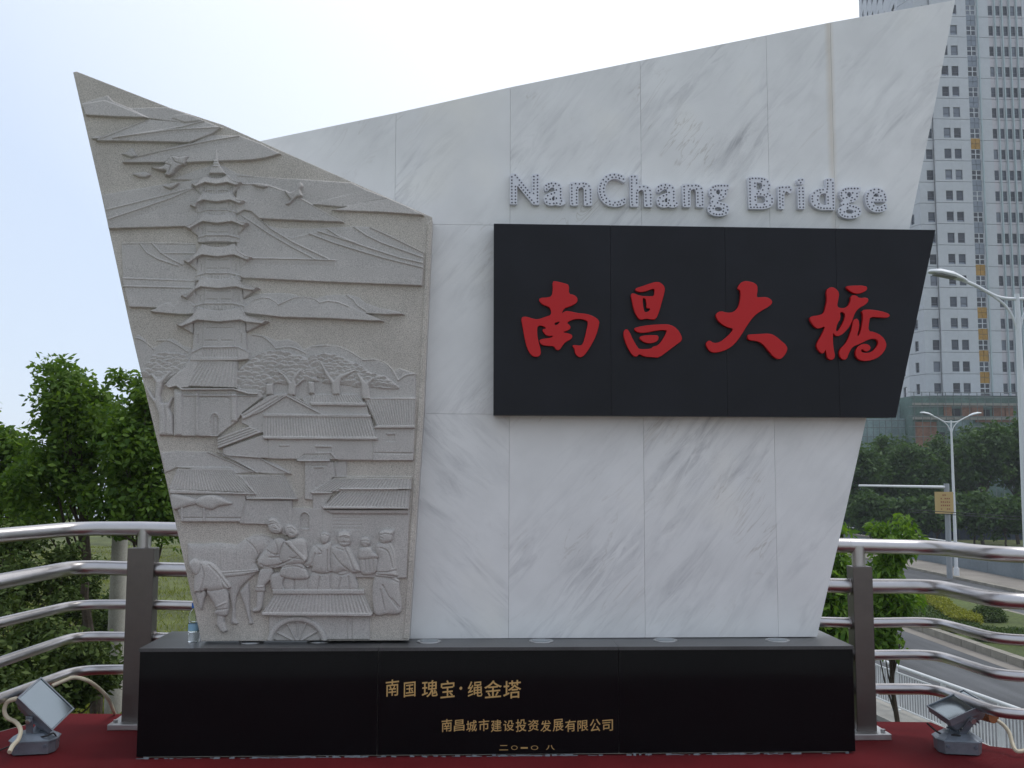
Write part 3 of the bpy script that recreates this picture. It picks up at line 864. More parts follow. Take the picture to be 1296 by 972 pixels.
def step(z, pts, wd, dh, sm=False):
    """a lip: everything just under the line stands proud, fading downward"""
    P = zp(z, pts)
    if sm: P = [v.to_tuple()[:2] for v in bez([(p[0], p[1], 0) for p in P], 6)]
    P = np.array(P); sl = win(P, wd+3); X, Y = GX[sl], GY[sl]
    o = np.argsort(P[:, 0]); yl = np.interp(X, P[o, 0], P[o, 1], left=-999, right=-999)
    d = Y - yl
    H[sl] += np.where(yl > 0, dh*np.clip(d/.8+.5, 0, 1)*np.clip(1-d/wd, 0, 1), 0)
def tiles(z, q, n, h0, h1, amp=2.2, w=.42):
    n = int(n*.68); amp *= 1.5
    """tiled roof: q = TL, TR, BR, BL; n channels run from ridge to eave"""
    P = zp(z, q); sl = win(P); X, Y = GX[sl], GY[sl]; TL_, TR_, BR_, BL_ = [np.array(p, float) for p in P]
    u = np.full(X.shape, .5); v = np.full(X.shape, .5)
    for _ in range(7):                                     # invert the bilinear patch
        px_ = (TL_[0]*(1-u)+TR_[0]*u)*(1-v)+(BL_[0]*(1-u)+BR_[0]*u)*v; py_ = (TL_[1]*(1-u)+TR_[1]*u)*(1-v)+(BL_[1]*(1-u)+BR_[1]*u)*v
        ax = (TR_[0]-TL_[0])*(1-v)+(BR_[0]-BL_[0])*v; ay = (TR_[1]-TL_[1])*(1-v)+(BR_[1]-BL_[1])*v
        bx = (BL_[0]-TL_[0])*(1-u)+(BR_[0]-TR_[0])*u; by = (BL_[1]-TL_[1])*(1-u)+(BR_[1]-TR_[1])*u
        det = ax*by-ay*bx; det = np.where(abs(det) < 1e-6, 1e-6, det)
        ex, ey = X-px_, Y-py_
        u = np.clip(u+(ex*by-ey*bx)/det, -1, 2); v = np.clip(v+(ax*ey-ay*ex)/det, -1, 2)
    prof = np.abs(np.cos(np.pi*u*n))**.8
    blend(sl, edge(sdf(P, X, Y)), h0+(h1-h0)*v+amp*(prof-1)*np.clip(v*8, 0, 1))
def quad(z, q, h, hb=None): wedge(z, q, h, h if hb is None else hb)
def leafy(z, pts, size, h, seed, aspect=.6):
    """tree crown built of overlapping scale-like leaf clumps"""
    P = curve(zp(z, pts), 3); rnd = random.Random(seed); A_ = np.array(P); x0, y0 = A_.min(0); x1, y1 = A_.max(0)
    pillow('M', P, h*.55, h*.3, 5, sm=False)
    y = y0; row = 0
    while y < y1 + size*.3:
        x = x0 + (row % 2)*size*.75
        while x < x1:
            cx, cy = x + rnd.uniform(-.25, .25)*size, y + rnd.uniform(-.2, .2)*size
            s = sdf(P, np.array([[cx]]), np.array([[cy]]))[0, 0]
            if s < -size*.15:
                a = size*rnd.uniform(.7, 1.1); bq = a*aspect; tl = rnd.uniform(-.35, .35)
                E_ = [(cx+a*math.cos(k/14*6.283)*1.0, cy+bq*math.sin(k/14*6.283)+tl*a*math.cos(k/14*6.283)) for k in range(14)]
                sl = win(E_, 1.5); X, Y = GX[sl], GY[sl]; d = sdf(E_, X, Y)
                v = np.clip((Y-(cy-bq))/(2*bq), 0, 1)
                blend(sl, edge(d, .5)*(sdf(P, X, Y) < 1), h*(.95-.55*v)+rnd.uniform(-.6, .6))
            x += size*1.45
        y += size*.62; row += 1

# -- mountains and clouds, upper left
part('carved_mountain'); wedge('A', [(112,240),(185,215),(262,193),(296,228),(390,266),(510,326),(330,322),(138,311)], 5, 12)
wedge('A', [(116,246),(245,222),(335,256),(505,327),(330,322),(140,312)], 9, 15)
part('carved_mountain'); wedge('A', [(385,266),(630,261),(742,306),(830,345),(740,360),(510,328)], 4, 8)
wedge('A', [(640,325),(660,308),(742,306),(830,343),(730,356)], 8, 11)
part('carved_mountain'); wedge('A', [(195,458),(260,425),(330,395),(505,332),(720,352),(825,340),(930,382),(870,425),(745,472),(480,466),(210,462)], 5, 15)
line('A', [(225,450),(420,368),(512,330)], 1.1, 3); line('A', [(300,446),(560,402),(700,378),(830,342)], 1.2, 4); line('A', [(335,442),(640,396),(930,380)], 1.2, 3.5)
step('A', [(335,442),(640,396),(930,380)], 5, 3)
part('carved_cloud'); wedge('A', [(168,441),(205,432),(225,432),(218,448),(180,449)], 8, 12)
part('carved_mountain'); wedge('A', [(350,582),(560,520),(700,480),(760,470),(862,424),(1035,428),(1160,475),(1278,536),(1190,562),(1100,576),(940,580),(730,590),(360,590)], 5, 16)
line('A', [(365,576),(560,526),(860,460),(1035,430)], 1.2, 4); step('A', [(560,526),(860,460),(1035,430)], 6, 3)
part('carved_crane'); pillow('A', [(345,532),(372,528),(400,500),(420,520),(432,548),(400,556),(372,546)], 3, 8, 2.5)
part('carved_crane'); pillow('A', [(518,614),(560,618),(598,606),(600,590),(625,570),(640,550),(690,556),(742,549),(728,580),(720,602),(692,612),(660,640),(655,652),(630,668),(598,662),(610,640),(570,636)], 8, 13, 2.5)
line('A', [(640,555),(665,590),(700,600)], 1.2, -4); line('A', [(600,595),(640,610),(625,655)], 1.2, -4)
part('carved_crane'); pillow('A', [(408,652),(440,645),(478,640),(516,656),(500,670),(480,676),(440,670)], 3, 8, 2.5)
# long bands behind the pagoda
part('carved_cloud'); wedge('A', [(632,685),(700,660),(780,632),(870,598),(940,603),(1020,650),(1130,668),(1296,678),(1296,700),(900,720),(760,688)], 3, 7)
part('carved_mountain'); wedge('A', [(233,776),(420,742),(590,713),(760,688),(860,660),(860,960),(720,962),(272,975),(258,900)], 4, 14)
line('A', [(262,864),(430,822),(600,778),(760,733)], 1.2, 3.5); line('A', [(275,920),(480,850),(650,790),(770,735)], 1.2, 4); step('A', [(275,920),(480,850),(650,790),(770,735)], 8, 3)
part('carved_crane'); pillow('A', [(590,722),(615,722),(640,712),(684,704),(672,722),(640,742),(615,738)], 10, 7, 2)
# -- right of the pagoda
part('carved_mountain'); wedge('B', [(0,200),(170,211),(350,217),(590,235),(672,240),(762,284),(610,325),(445,372),(400,400),(0,400)], 3, 8)
part('carved_mountain'); wedge('B', [(0,232),(40,248),(110,244),(180,255),(230,274),(290,296),(390,342),(520,418),(628,474),(400,466),(150,455),(60,440),(0,440)], 8, 15)
line('B', [(0,236),(40,250),(175,254),(290,294),(390,342),(520,418),(628,472)], 1.2, 3)
part('carved_mountain'); wedge('B', [(440,368),(600,322),(762,283),(890,332),(700,378),(610,384)], 5, 10)
part('carved_mountain'); wedge('B', [(555,402),(640,383),(770,348),(887,331),(1000,380),(1098,434),(850,416),(590,406)], 6, 16)
part('carved_crane'); pillow('B', [(95,252),(140,246),(182,262),(165,274),(125,268)], 14, 6, 2)
part('carved_crane'); pillow('B', [(283,288),(315,300),(345,285),(355,262),(375,242),(388,262),(376,290),(386,322),(350,335),(310,374),(288,366),(318,348),(300,322)], 13, 9, 2.2)
part('carved_cloud'); wedge('B', [(0,430),(45,402),(90,412),(180,490),(240,508),(430,509),(560,502),(686,497),(782,500),(900,550),(1092,648),(1092,740),(1083,845),(820,835),(540,824),(45,800),(0,790)], 3, 15)
step('B', [(240,545),(330,562),(440,535),(540,520)], 3, 2)
line('B', [(30,432),(200,545),(330,620),(462,690)], 1.2, 4); line('B', [(88,414),(200,510),(330,590),(540,690)], 1.3, 4.5)
line('B', [(36,684),(200,686),(400,690),(580,696)], 1.2, 4); step('B', [(36,684),(200,686),(400,690),(580,696)], 7, 3)
for q in ([(425,538),(560,590),(700,635),(870,685),(1092,740)], [(475,525),(640,578),(800,632),(950,680),(1092,713)], [(530,512),(600,556),(700,595)], [(684,498),(760,550),(850,594),(1092,680)], [(782,502),(900,556),(1092,650)]):
    line('B', q, 1.2, 4.5)
# left bands, middle height
part('carved_cloud'); wedge('C', [(110,132),(215,128),(290,128),(545,132),(560,350),(120,336)], 2, 5)
line('C', [(218,130),(260,185),(330,225),(445,263)], 1.2, 3.5); line('C', [(290,130),(345,188),(400,222),(470,256)], 1.2, 3.5); line('C', [(340,188),(545,190)], 1, 3); line('C', [(115,132),(290,130),(545,134)], 1, 2)
part('carved_cloud'); wedge('C', [(114,335),(545,351),(545,545),(300,538),(350,512),(160,506)], 6, 15)
line('C', [(120,336),(545,352)], 1.2, 3); line('C', [(122,384),(520,394)], 1.2, 4)
part('carved_cloud'); wedge('C', [(296,534),(322,512),(345,500),(370,486),(402,482),(425,500),(470,430),(545,430),(545,545)], 10, 18, True)
# cloud bank right of the pagoda, middle height
part('carved_cloud'); wedge('J', [(600,830),(640,812),(665,800),(700,797),(760,796),(800,801),(830,815),(880,826),(1000,850),(980,870),(640,870),(600,860)], 5, 10)
part('carved_cloud'); wedge('J', [(840,850),(880,813),(905,805),(940,802),(985,802),(1020,812),(1045,832),(1062,838),(1090,848),(1120,853),(1150,860),(1176,869),(1110,870),(1040,866),(960,858)], 8, 15)
line('J', [(978,803),(1000,818),(1015,838),(1045,858)], 1.1, 3)
part('carved_cloud'); wedge('J', [(610,860),(640,838),(662,820),(690,811),(715,813),(738,826),(748,836),(768,822),(800,812),(840,809),(870,816),(888,830),(915,823),(950,828),(985,842),(1000,846),(1020,858),(1060,872),(1106,893),(1060,892),(920,884),(760,880),(660,868)], 10, 19)
line('J', [(610,858),(662,820),(690,811),(715,813),(738,826),(748,836)], 1.1, 3); line('J', [(748,836),(800,812),(840,809),(870,816),(888,830),(915,823),(950,828),(985,842)], 1.1, 3)
# -- hills and tree crowns in the middle
part('carved_hill'); wedge('C', [(195,684),(240,688),(290,745),(400,690),(470,730),(530,760),(530,900),(200,900)], 3, 4, True)
line('C', [(195,684),(240,700),(300,750)], 1.2, 3, True); line('C', [(320,700),(400,705),(500,765)], 1.2, 3, True)
part('carved_hill'); wedge('D', [(60,210),(110,202),(170,212),(230,240),(300,232),(352,250),(392,290),(440,268),(500,262),(600,274),(670,304),(742,350),(800,344),(880,378),(925,415),(950,400),(1046,430),(1046,580),(60,580)], 3, 5)
line('D', [(90,204),(150,214),(200,250),(230,285)], 1.2, 3.5, True); line('D', [(230,284),(290,276),(340,282),(400,310)], 1.2, 3, True); line('D', [(440,272),(560,266),(640,290),(740,350)], 1.2, 2.5, True); line('D', [(740,352),(820,350),(890,385),(945,470)], 1.2, 3, True); line('D', [(945,470),(990,440),(1046,432)], 1.2, 3.5, True)
part('carved_tree'); leafy('D', [(0,440),(40,380),(140,320),(230,300),(340,320),(420,345),(480,380),(470,450),(480,478),(400,470),(350,490),(225,488),(120,470),(165,480),(160,550),(90,550),(0,520)], 7, 15, 3)
part('carved_tree'); leafy('D', [(420,345),(500,320),(560,318),(640,350),(720,385),(780,430),(730,440),(600,420),(620,480),(520,460),(470,440)], 6, 15, 5)
part('carved_tree'); leafy('D', [(600,420),(700,395),(790,430),(880,455),(945,512),(880,520),(780,508),(735,512),(600,490),(500,480)], 6, 16, 7)
for z_, tr in (('D', [[(295,560),(305,500),(270,440),(240,425),(255,418),(300,455),(320,480),(335,440),(375,405),(385,415),(345,470),(350,495),(395,455),(400,468),(350,510),(345,560)]]),
               ('D', [[(560,560),(555,490),(520,440),(490,370),(500,365),(545,440),(570,470),(600,440),(700,405),(702,415),(615,465),(605,500),(608,560)]]),
               ('D', [[(735,580),(730,500),(700,430),(712,428),(755,480),(800,450),(810,458),(775,500),(785,580)]]),
               ('D', [[(175,560),(172,490),(215,490),(218,555)]]), ('D', [[(425,550),(420,480),(455,480),(460,552)]])):
    part('carved_trunk')
    for q in tr: pillow(z_, q, 10, 8, 2.5, sm=False)
# left tree beside the hall
part('carved_tree'); leafy('E', [(110,230),(150,160),(200,105),(300,90),(400,110),(440,150),(380,200),(330,240),(250,300),(210,265),(150,250)], 6, 11, 11)
part('carved_trunk'); pillow('E', [(230,655),(228,520),(200,440),(160,390),(140,330),(150,325),(200,400),(205,300),(170,235),(180,232),(225,270),(240,270),(300,215),(312,225),(255,300),(240,380),(250,430),(290,430),(315,390),(325,395),(300,470),(325,520),(328,655)], 8, 9, 4, sm=False)
line('E', [(262,430),(278,520),(275,650)], 1.3, -3)
# -- hall at the foot of the pagoda
part('carved_hall'); quad('E', [(330,340),(900,340),(940,390),(800,500),(760,560),(628,662),(330,660)], 11, 15)
for x0, x1 in ((340, 392), (480, 502), (722, 765)): pillow('E', [(x0,362),(x1,362),(x1,655 if x0 < 600 else 560),(x0,655 if x0 < 600 else 560)], 14, 6, 3, sm=False)
line('E', [(400,383),(900,385)], 1.2, 4); line('E', [(400,370),(900,372)], 1.2, -3); line('E', [(510,395),(690,395),(715,412)], 1.2, -3)
pillow('E', [(583,655),(585,530),(596,508),(612,503),(630,512),(637,535),(636,655)], 12, 0, 1, sm=False); line('E', [(583,560),(585,530),(596,508),(612,503),(630,512),(637,535)], 1.3, 4); line('E', [(600,655),(602,530),(628,530),(628,655)], 1, -3)
part('carved_roof'); tiles('E', [(440,140),(765,150),(760,332),(275,315)], 26, 14, 21, 2.6)
wedge('E', [(272,312),(310,268),(400,200),(442,140),(500,140),(435,330),(385,332),(352,308),(306,325)], 15, 22)
wedge('E', [(272,312),(306,322),(352,308),(395,334),(740,334),(850,368),(905,368),(905,378),(840,376),(738,346),(390,350),(350,322),(302,335)], 22, 24)
# -- pagoda, seven storeys
pag = [  # centre x, roof top y, half ridge, tip left (x,y), tip right, eave y at centre, body half width, body bottom
    (275.5, 224, 14, (244, 236), (308, 234), 232, 21, 247), (276, 244, 17, (242.5, 262), (311.5, 257), 254, 24, 272),
    (277, 271, 18, (236, 289), (316, 285), 281, 26, 304), (277.5, 310, 20, (234.5, 332), (321.5, 328), 323, 28.5, 352),
    (278.5, 351, 22, (231.5, 376), (329, 366), 363, 31.5, 390), (279, 390, 27, (225, 412), (341, 408), 405, 35, 448)]
part('carved_pagoda')
for i in range(len(pag)-1, -1, -1):
    cx, yt, hr, tl, trr, ye, hw, yb = pag[i]
    body = [(cx-hw*.92, ye), (cx+hw*.92, ye), (cx+hw, yb+4), (cx-hw, yb+4)]
    wedge('M', body, 9, 11)
    wedge('M', [(cx-hw*.58, ye), (cx+hw*.52, ye), (cx+hw*.58, yb+3), (cx-hw*.62, yb+3)], 12, 14)
    for f in (.25, .62):
        y = ye + (yb-ye)*f; line('M', [(cx-hw*.5, y), (cx+hw*.46, y)], .9, -2.5)
    line('M', [(cx-hw, yb-2), (cx-hw*.6, yb-5), (cx+hw*.56, yb-5), (cx+hw, yb-2)], 1.3, 3.5)
    pillow('M', [(cx-2.2, ye+(yb-ye)*.72), (cx-2, ye+(yb-ye)*.52), (cx, ye+(yb-ye)*.45), (cx+2, ye+(yb-ye)*.52), (cx+2.2, ye+(yb-ye)*.72)], 13.5, 0, 1, sm=False)
    for sx_ in (-1, 1):
        x = cx+sx_*hw*.78; line('M', [(x, ye+(yb-ye)*.45), (x, ye+(yb-ye)*.7)], 1.2, -3)
for i, (cx, yt, hr, tl, trr, ye, hw, yb) in enumerate(pag):
    # corner brackets under the tips
    wedge('M', [(tl[0]+1, tl[1]), (cx-hr*1.1, ye-1), (cx-hw*.95, ye+4), (cx-hw*.97, tl[1]+11)], 19, 11)
    wedge('M', [(trr[0]-1, trr[1]), (cx+hr*1.1, ye-1), (cx+hw*.95, ye+4), (cx+hw*.97, trr[1]+13)], 19, 11)
    roof = [(cx-hr, yt), (cx-hr*.5, yt+3.2), (cx, yt+4), (cx+hr*.5, yt+3), (cx+hr, yt-1), (cx+hr+6, yt+(trr[1]-yt)*.55), (trr[0]-9, trr[1]-2.5), (trr[0], trr[1]-.8),
            (trr[0]-7, trr[1]+3.4), (cx+hr+7, ye+4), (cx+hr, ye+1.5), (cx, ye+4), (cx-hr, ye+1.5), (cx-hr-7, ye+5), (tl[0]+7, tl[1]+3.2), tl, (tl[0]+9, tl[1]-3.5), (cx-hr-6, yt+(tl[1]-yt)*.45)]
    wedge('M', roof, 17, 31)
    line('M', [(cx-hr, yt), (cx-hr-6, yt+(tl[1]-yt)*.45), (tl[0]+9, tl[1]-3.2), tl], 1.2, 3); line('M', [(cx+hr, yt-1), (cx+hr+6, yt+(trr[1]-yt)*.55), (trr[0]-9, trr[1]-2.3), trr], 1.2, 3)
    for k in range(-5, 6):
        x = cx + hr*.9*k/5; line('M', [(x, yt-3+2.6*(1-abs(k)/5)), (x, yt+1.5+2.6*(1-abs(k)/5))], .75, 2.2)
part('carved_spire'); wedge('M', [(275-9, 222), (275-5, 213), (275-2.6, 206), (274.2, 195), (275, 190), (275.8, 195), (277.6, 206), (281, 213), (287, 222)], 16, 24)
for y in (206, 209.5, 213): line('M', [(271.5, y), (278.5, y)], .9, 3)
part('carved_pagoda'); wedge('C', [(525,775),(590,742),(800,740),(860,770),(862,812),(790,820),(520,820)], 15, 18)
line('C', [(525,775),(590,742),(800,740),(860,768)], 1.2, 4); tiles('C', [(592,750),(795,748),(800,800),(585,800)], 20, 15, 16, 2)
# -- village, upper group
part('carved_house'); quad('E', [(665,742),(935,650),(982,700),(980,812),(665,800)], 12, 14)
part('carved_roof'); wedge('E', [(628,672),(936,560),(938,632),(632,748)], 15, 21)
for k in (.28, .52, .76): line('E', [(630, 672+k*76), (937, 560+k*72)], 1.1, -4)
part('carved_house'); wedge('D', [(30,690),(295,550),(520,668),(520,700),(160,780),(30,720)], 8, 12)
part('carved_roof')
wedge('D', [(28,672),(190,560),(298,546),(525,664),(490,668),(290,565),(150,655),(40,700)], 15, 19)
line('D', [(45,680),(240,568)], 1.1, -3); line('D', [(80,685),(270,568)], 1.1, -3); line('D', [(300,556),(500,664)], 1, -3)
part('carved_house'); wedge('D', [(380,585),(430,560),(760,600),(780,690),(520,680)], 9, 11)
part('carved_roof'); tiles('D', [(440,552),(708,552),(755,606),(432,600)], 30, 12, 17, 2.6); wedge('D', [(430,600),(755,604),(757,622),(440,618)], 19, 19)
part('carved_house'); quad('D', [(745,745),(1040,745),(1032,940),(590,940)], 12, 14)
line('D', [(805,895),(1030,897)], 1.1, -4); quad('D', [(880,784),(926,784),(926,828),(880,828)], 10.5); quad('D', [(878,778),(928,778),(928,789),(878,789)], 15)
part('carved_roof'); tiles('D', [(748,578),(1046,576),(1040,738),(820,738)], 27, 13, 20, 3); wedge('D', [(810,736),(1042,735),(1042,752),(806,752)], 22, 22); line('D', [(748,578),(1046,576)], 1.2, 3)
part('carved_house'); quad('D', [(188,815),(802,815),(802,936),(190,930)], 15, 16)
quad('D', [(465,855),(556,857),(555,892),(465,892)], 13); quad('D', [(462,850),(558,852),(558,864),(462,862)], 18); quad('D', [(252,847),(312,847),(310,857),(254,857)], 18)
line('D', [(802,815),(802,936)], 1.2, 4)
part('carved_roof'); tiles('D', [(160,682),(785,686),(825,806),(160,800)], 58, 16, 23, 3.2); wedge('D', [(158,798),(826,804),(826,820),(162,815)], 25, 25); wedge('D', [(160,668),(785,672),(788,688),(160,684)], 19, 19)
# low slope roofs behind the lower houses
part('carved_hill'); wedge('G', [(20,20),(140,6),(375,12),(560,85),(742,166),(590,172),(150,126),(60,166)], 3, 8)
line('G', [(375,14),(560,90),(715,165)], 1.2, 4.5)
part('carved_hill'); wedge('G', [(442,12),(520,40),(760,56),(900,108),(1000,176),(850,176),(745,168),(600,96)], 4, 10); line('G', [(442,14),(590,80),(745,168)], 1.2, 5); line('G', [(520,40),(760,58),(870,118),(985,172)], 1.2, 4.5)
# gate tower
part('carved_house'); quad('F', [(480,500),(580,490),(582,610),(490,612)], 5, 6); quad('F', [(272,498),(482,498),(500,600),(420,680),(330,720),(335,782),(272,778)], 11, 12)
quad('F', [(345,540),(412,540),(412,690),(345,690)], 9.5); line('F', [(345,540),(412,540)], 1.1, 3); line('F', [(275,525),(430,525)], 1, -3)
line('F', [(470,432),(500,470),(508,600)], 1.3, 5)
part('carved_roof'); tiles('F', [(268,440),(470,438),(462,490),(205,488)], 20, 14, 19, 2.6); wedge('F', [(203,486),(464,486),(462,498),(235,498)], 21, 21)
# lower right houses
part('carved_house'); quad('F', [(330,730),(480,730),(420,830),(400,870),(1046,885),(1000,1000),(330,960)], 7, 7)
part('carved_house'); quad('H', [(60,20),(400,30),(1138,60),(1112,655),(1040,658),(60,640)], 8, 10)
for y in range(110, 210, 32): line('H', [(440, y), (700, y+2)], .8, -1.2)
quad('H', [(350,40),(440,40),(436,240),(352,240)], 10.5)
part('carved_roof'); tiles('F', [(490,618),(1066,622),(1062,700),(320,726)], 40, 12, 18, 2.8); wedge('F', [(316,722),(490,722),(470,734),(330,736)], 19, 19); line('F', [(490,612),(1066,614)], 1.5, 6)
part('carved_roof'); tiles('F', [(545,706),(1056,706),(1046,832),(410,832)], 38, 15, 23, 3.2); line('F', [(535,700),(1058,701)], 1.5, 6); wedge('F', [(402,830),(1048,832),(1048,850),(410,848)], 25, 25); wedge('F', [(430,855),(1046,856),(1042,886),(470,882)], 19, 15)
part('carved_arch'); pillow('H', [(147,210),(148,95),(165,70),(188,60),(212,70),(230,98),(230,212)], 2, 0, 1, sm=False); line('H', [(147,210),(148,95),(165,70),(188,60),(212,70),(230,98),(230,212),(147,211)], 1.1, 3)
# lower left houses
part('carved_house'); quad('G', [(100,325),(660,328),(652,532),(190,532)], 12, 15)
line('G', [(190,502),(645,504)], 1.1, -4); 
part('carved_house'); quad('G', [(655,368),(1004,372),(998,600),(960,640),(815,552),(612,546)], 11, 13); line('G', [(655,368),(650,530)], 1.1, 3.5)
part('carved_roof'); tiles('G', [(580,186),(942,184),(1040,356),(665,352)], 34, 12, 18, 2.8); wedge('G', [(664,350),(1042,354),(1042,368),(668,365)], 20, 20); line('G', [(590,178),(945,180),(1040,354)], 1.3, 4)
part('carved_roof'); tiles('G', [(150,136),(548,138),(735,316),(86,290)], 40, 13, 21, 2.8); wedge('G', [(98,290),(735,318),(735,330),(100,322)], 22, 22); line('G', [(150,128),(548,132),(640,215),(738,325)], 1.4, 4.5)
part('carved_canopy'); pillow('G', [(105,332),(160,325),(250,345),(305,372),(290,400),(240,414),(180,430),(120,436)], 16, 7, 6)
part('carved_canopy'); pillow('G', [(285,385),(320,345),(400,328),(480,342),(530,372),(562,398),(480,414),(450,422),(410,440),(340,426),(295,402)], 16, 9, 7)
for x0 in (188, 352): pillow('G', [(x0-10,425),(x0+10,425),(x0+10,530),(x0-10,530)], 14, 5, 1.4, sm=False)
# -- horse, handlers, cart and bystanders
part('carved_horse'); pillow('I', [(95,258),(200,262),(300,252),(435,268),(480,230),(540,205),(605,198),(665,215),(712,250),(690,290),(650,330),(610,350),(578,380),(562,372),(600,320),(590,330),(560,390),(590,425),(580,450),(520,500),(455,560),(432,620),(420,700),(425,770),(442,800),(430,812),(392,806),(392,780),(402,700),(380,600),(340,500),(250,520),(130,460),(100,380)], 4, 10, 12, sm=False)
pillow('I', [(452,590),(478,552),(515,515),(522,600),(520,680),(530,760),(546,800),(536,812),(515,808),(512,780),(490,700),(470,640)], 3, 8, 4, sm=False)
line('I', [(330,290),(332,430)], 1.1, 2); line('I', [(440,262),(438,420)], 1, 1.5); line('I', [(500,235),(560,290),(590,380)], 1.4, -3, True); line('I', [(650,240),(670,280),(640,320)], 1.4, -3)
line('I', [(540,205),(605,200),(660,216),(705,248)], 1.2, 3)
part('carved_shaft'); pillow('I', [(325,445),(580,428),(592,445),(480,475),(350,488)], 12, 6, 3, sm=False); line('I', [(325,462),(590,440)], 1, -3)
part('carved_person'); pillow('I', [(300,738),(352,738),(350,790),(370,850),(350,866),(325,858),(298,812)], 8, 8, 3, sm=False)
pillow('I', [(232,575),(300,520),(372,565),(372,740),(290,738),(292,690),(265,640)], 12, 10, 6); line('I', [(292,690),(368,655)], 1.2, 3); line('I', [(290,708),(372,700)], 1.2, -4)
pillow('I', [(150,470),(175,385),(230,378),(290,400),(345,465),(398,552),(330,572),(255,582),(225,572),(172,622),(148,590)], 14, 12, 8); pillow('I', [(155,590),(225,585),(210,650),(192,712),(170,660)], 8, 8, 4)
for q in ([(250,400),(320,470),(380,550)], [(200,400),(220,480),(190,590)], [(330,490),(350,560)]): line('I', q, 1.3, -3.5, True)
pillow('I', [(112,392),(150,362),(185,378),(195,430),(165,472),(128,440)], 18, 10, 5)
part('carved_person'); pillow('I', [(570,560),(610,580),(622,585),(606,700),(590,722),(545,728),(538,708),(568,690)], 8, 8, 3, sm=False); pillow('I', [(600,432),(680,430),(672,495),(628,545),(626,584),(565,582),(572,532)], 12, 8, 5); line('I', [(566,550),(628,548)], 1.2, 3)
pillow('I', [(672,470),(765,460),(775,572),(680,572)], 12, 8, 5)
pillow('I', [(590,350),(640,290),(690,225),(760,225),(802,300),(790,400),(700,425),(615,425),(580,395)], 14, 11, 9)
for q in ([(640,300),(700,330),(780,320)], [(600,395),(680,420),(790,370)], [(700,240),(720,300),(700,350)], [(660,350),(740,350)]): line('I', q, 1.3, -3.5, True)
pillow('I', [(648,130),(655,95),(690,85),(725,115),(745,150),(738,182),(705,190),(668,175)], 19, 10, 5); line('I', [(660,130),(700,120),(730,150)], 1.2, -3, True)
part('carved_person'); pillow('I', [(765,490),(920,490),(930,575),(770,575)], 10, 6, 5); line('I', [(828,500),(832,575)], 1.4, -4); pillow('I', [(742,420),(800,395),(880,390),(932,485),(850,502),(738,480)], 16, 8, 5)
pillow('I', [(735,300),(770,240),(850,220),(905,238),(918,300),(930,420),(880,395),(790,400),(735,370)], 18, 10, 9); pillow('I', [(765,240),(800,232),(870,310),(960,400),(925,415),(840,330)], 26, 5, 3, sm=False)
for q in ([(620,415),(740,395),(850,345)], [(780,260),(850,330),(910,390)], [(800,350),(870,360)], [(760,420),(840,410),(900,430)]): line('I', q, 1.3, -3.5, True)
pillow('I', [(765,170),(775,138),(812,132),(845,165),(852,195),(820,220),(785,205)], 20, 9, 5)
part('carved_person'); pillow('H', [(260,600),(430,590),(440,765),(225,765)], 11, 8, 8); pillow('H', [(185,540),(215,480),(235,410),(275,362),(345,348),(410,330),(440,360),(438,600),(270,600),(255,555)], 14, 11, 10)
for q in ([(285,360),(350,420),(320,440)], [(270,600),(340,620),(430,605)], [(290,430),(260,520)], [(400,400),(400,590)], [(330,640),(310,760)]): line('H', q, 1.3, -3.5, True)
pillow('H', [(335,290),(342,255),(375,240),(408,258),(412,305),(390,338),(350,340)], 17, 9, 5)
part('carved_person'); pillow('H', [(440,600),(600,590),(655,660),(660,768),(440,768)], 11, 8, 8); pillow('H', [(425,400),(470,355),(530,350),(595,370),(640,450),(702,575),(690,600),(620,610),(560,590),(440,605)], 14, 12, 10)
for q in ([(450,430),(520,520),(610,600)], [(440,600),(520,630),(590,610)], [(560,390),(600,480),(640,580)], [(520,650),(500,760)], [(590,640),(600,760)], [(480,380),(540,400)]): line('H', q, 1.3, -3.5, True)
pillow('H', [(488,290),(500,245),(550,228),(600,245),(612,300),(600,350),(555,372),(510,350)], 18, 10, 6); line('H', [(520,330),(600,330)], 1.1, -3); line('H', [(510,275),(560,262),(605,275)], 1.1, 3, True)
part('carved_child'); pillow('H', [(700,460),(845,460),(838,602),(710,618)], 12, 8, 6); pillow('H', [(685,400),(720,372),(790,375),(825,425),(905,432),(900,470),(820,480),(690,485)], 14, 10, 6); pillow('H', [(700,310),(735,284),(775,300),(785,340),(760,370),(715,365)], 16, 8, 5)
for x in (740, 775, 810): line('H', [(x,490),(x+8,590)], 1.2, -3)
part('carved_person'); pillow('H', [(825,640),(1030,660),(1050,760),(1062,965),(940,985),(820,970)], 9, 9, 10); pillow('H', [(845,345),(930,332),(975,345),(1008,430),(1020,580),(1025,640),(940,655),(840,640),(842,585),(858,470),(835,420)], 13, 12, 9)
for q in ([(840,600),(930,600),(1020,585)], [(840,640),(940,650),(1035,695)], [(850,620),(1025,640)], [(900,720),(960,830),(1040,930)], [(880,760),(920,950)], [(980,840),(1050,920)], [(880,380),(950,420),(990,560)]): line('H', q, 1.4, -3.5, True)
line('H', [(960,340),(1000,420),(1020,580)], 1.4, 3, True)
pillow('H', [(868,280),(875,235),(920,215),(970,222),(1000,225),(990,270),(975,320),(920,340),(880,325)], 17, 10, 6)
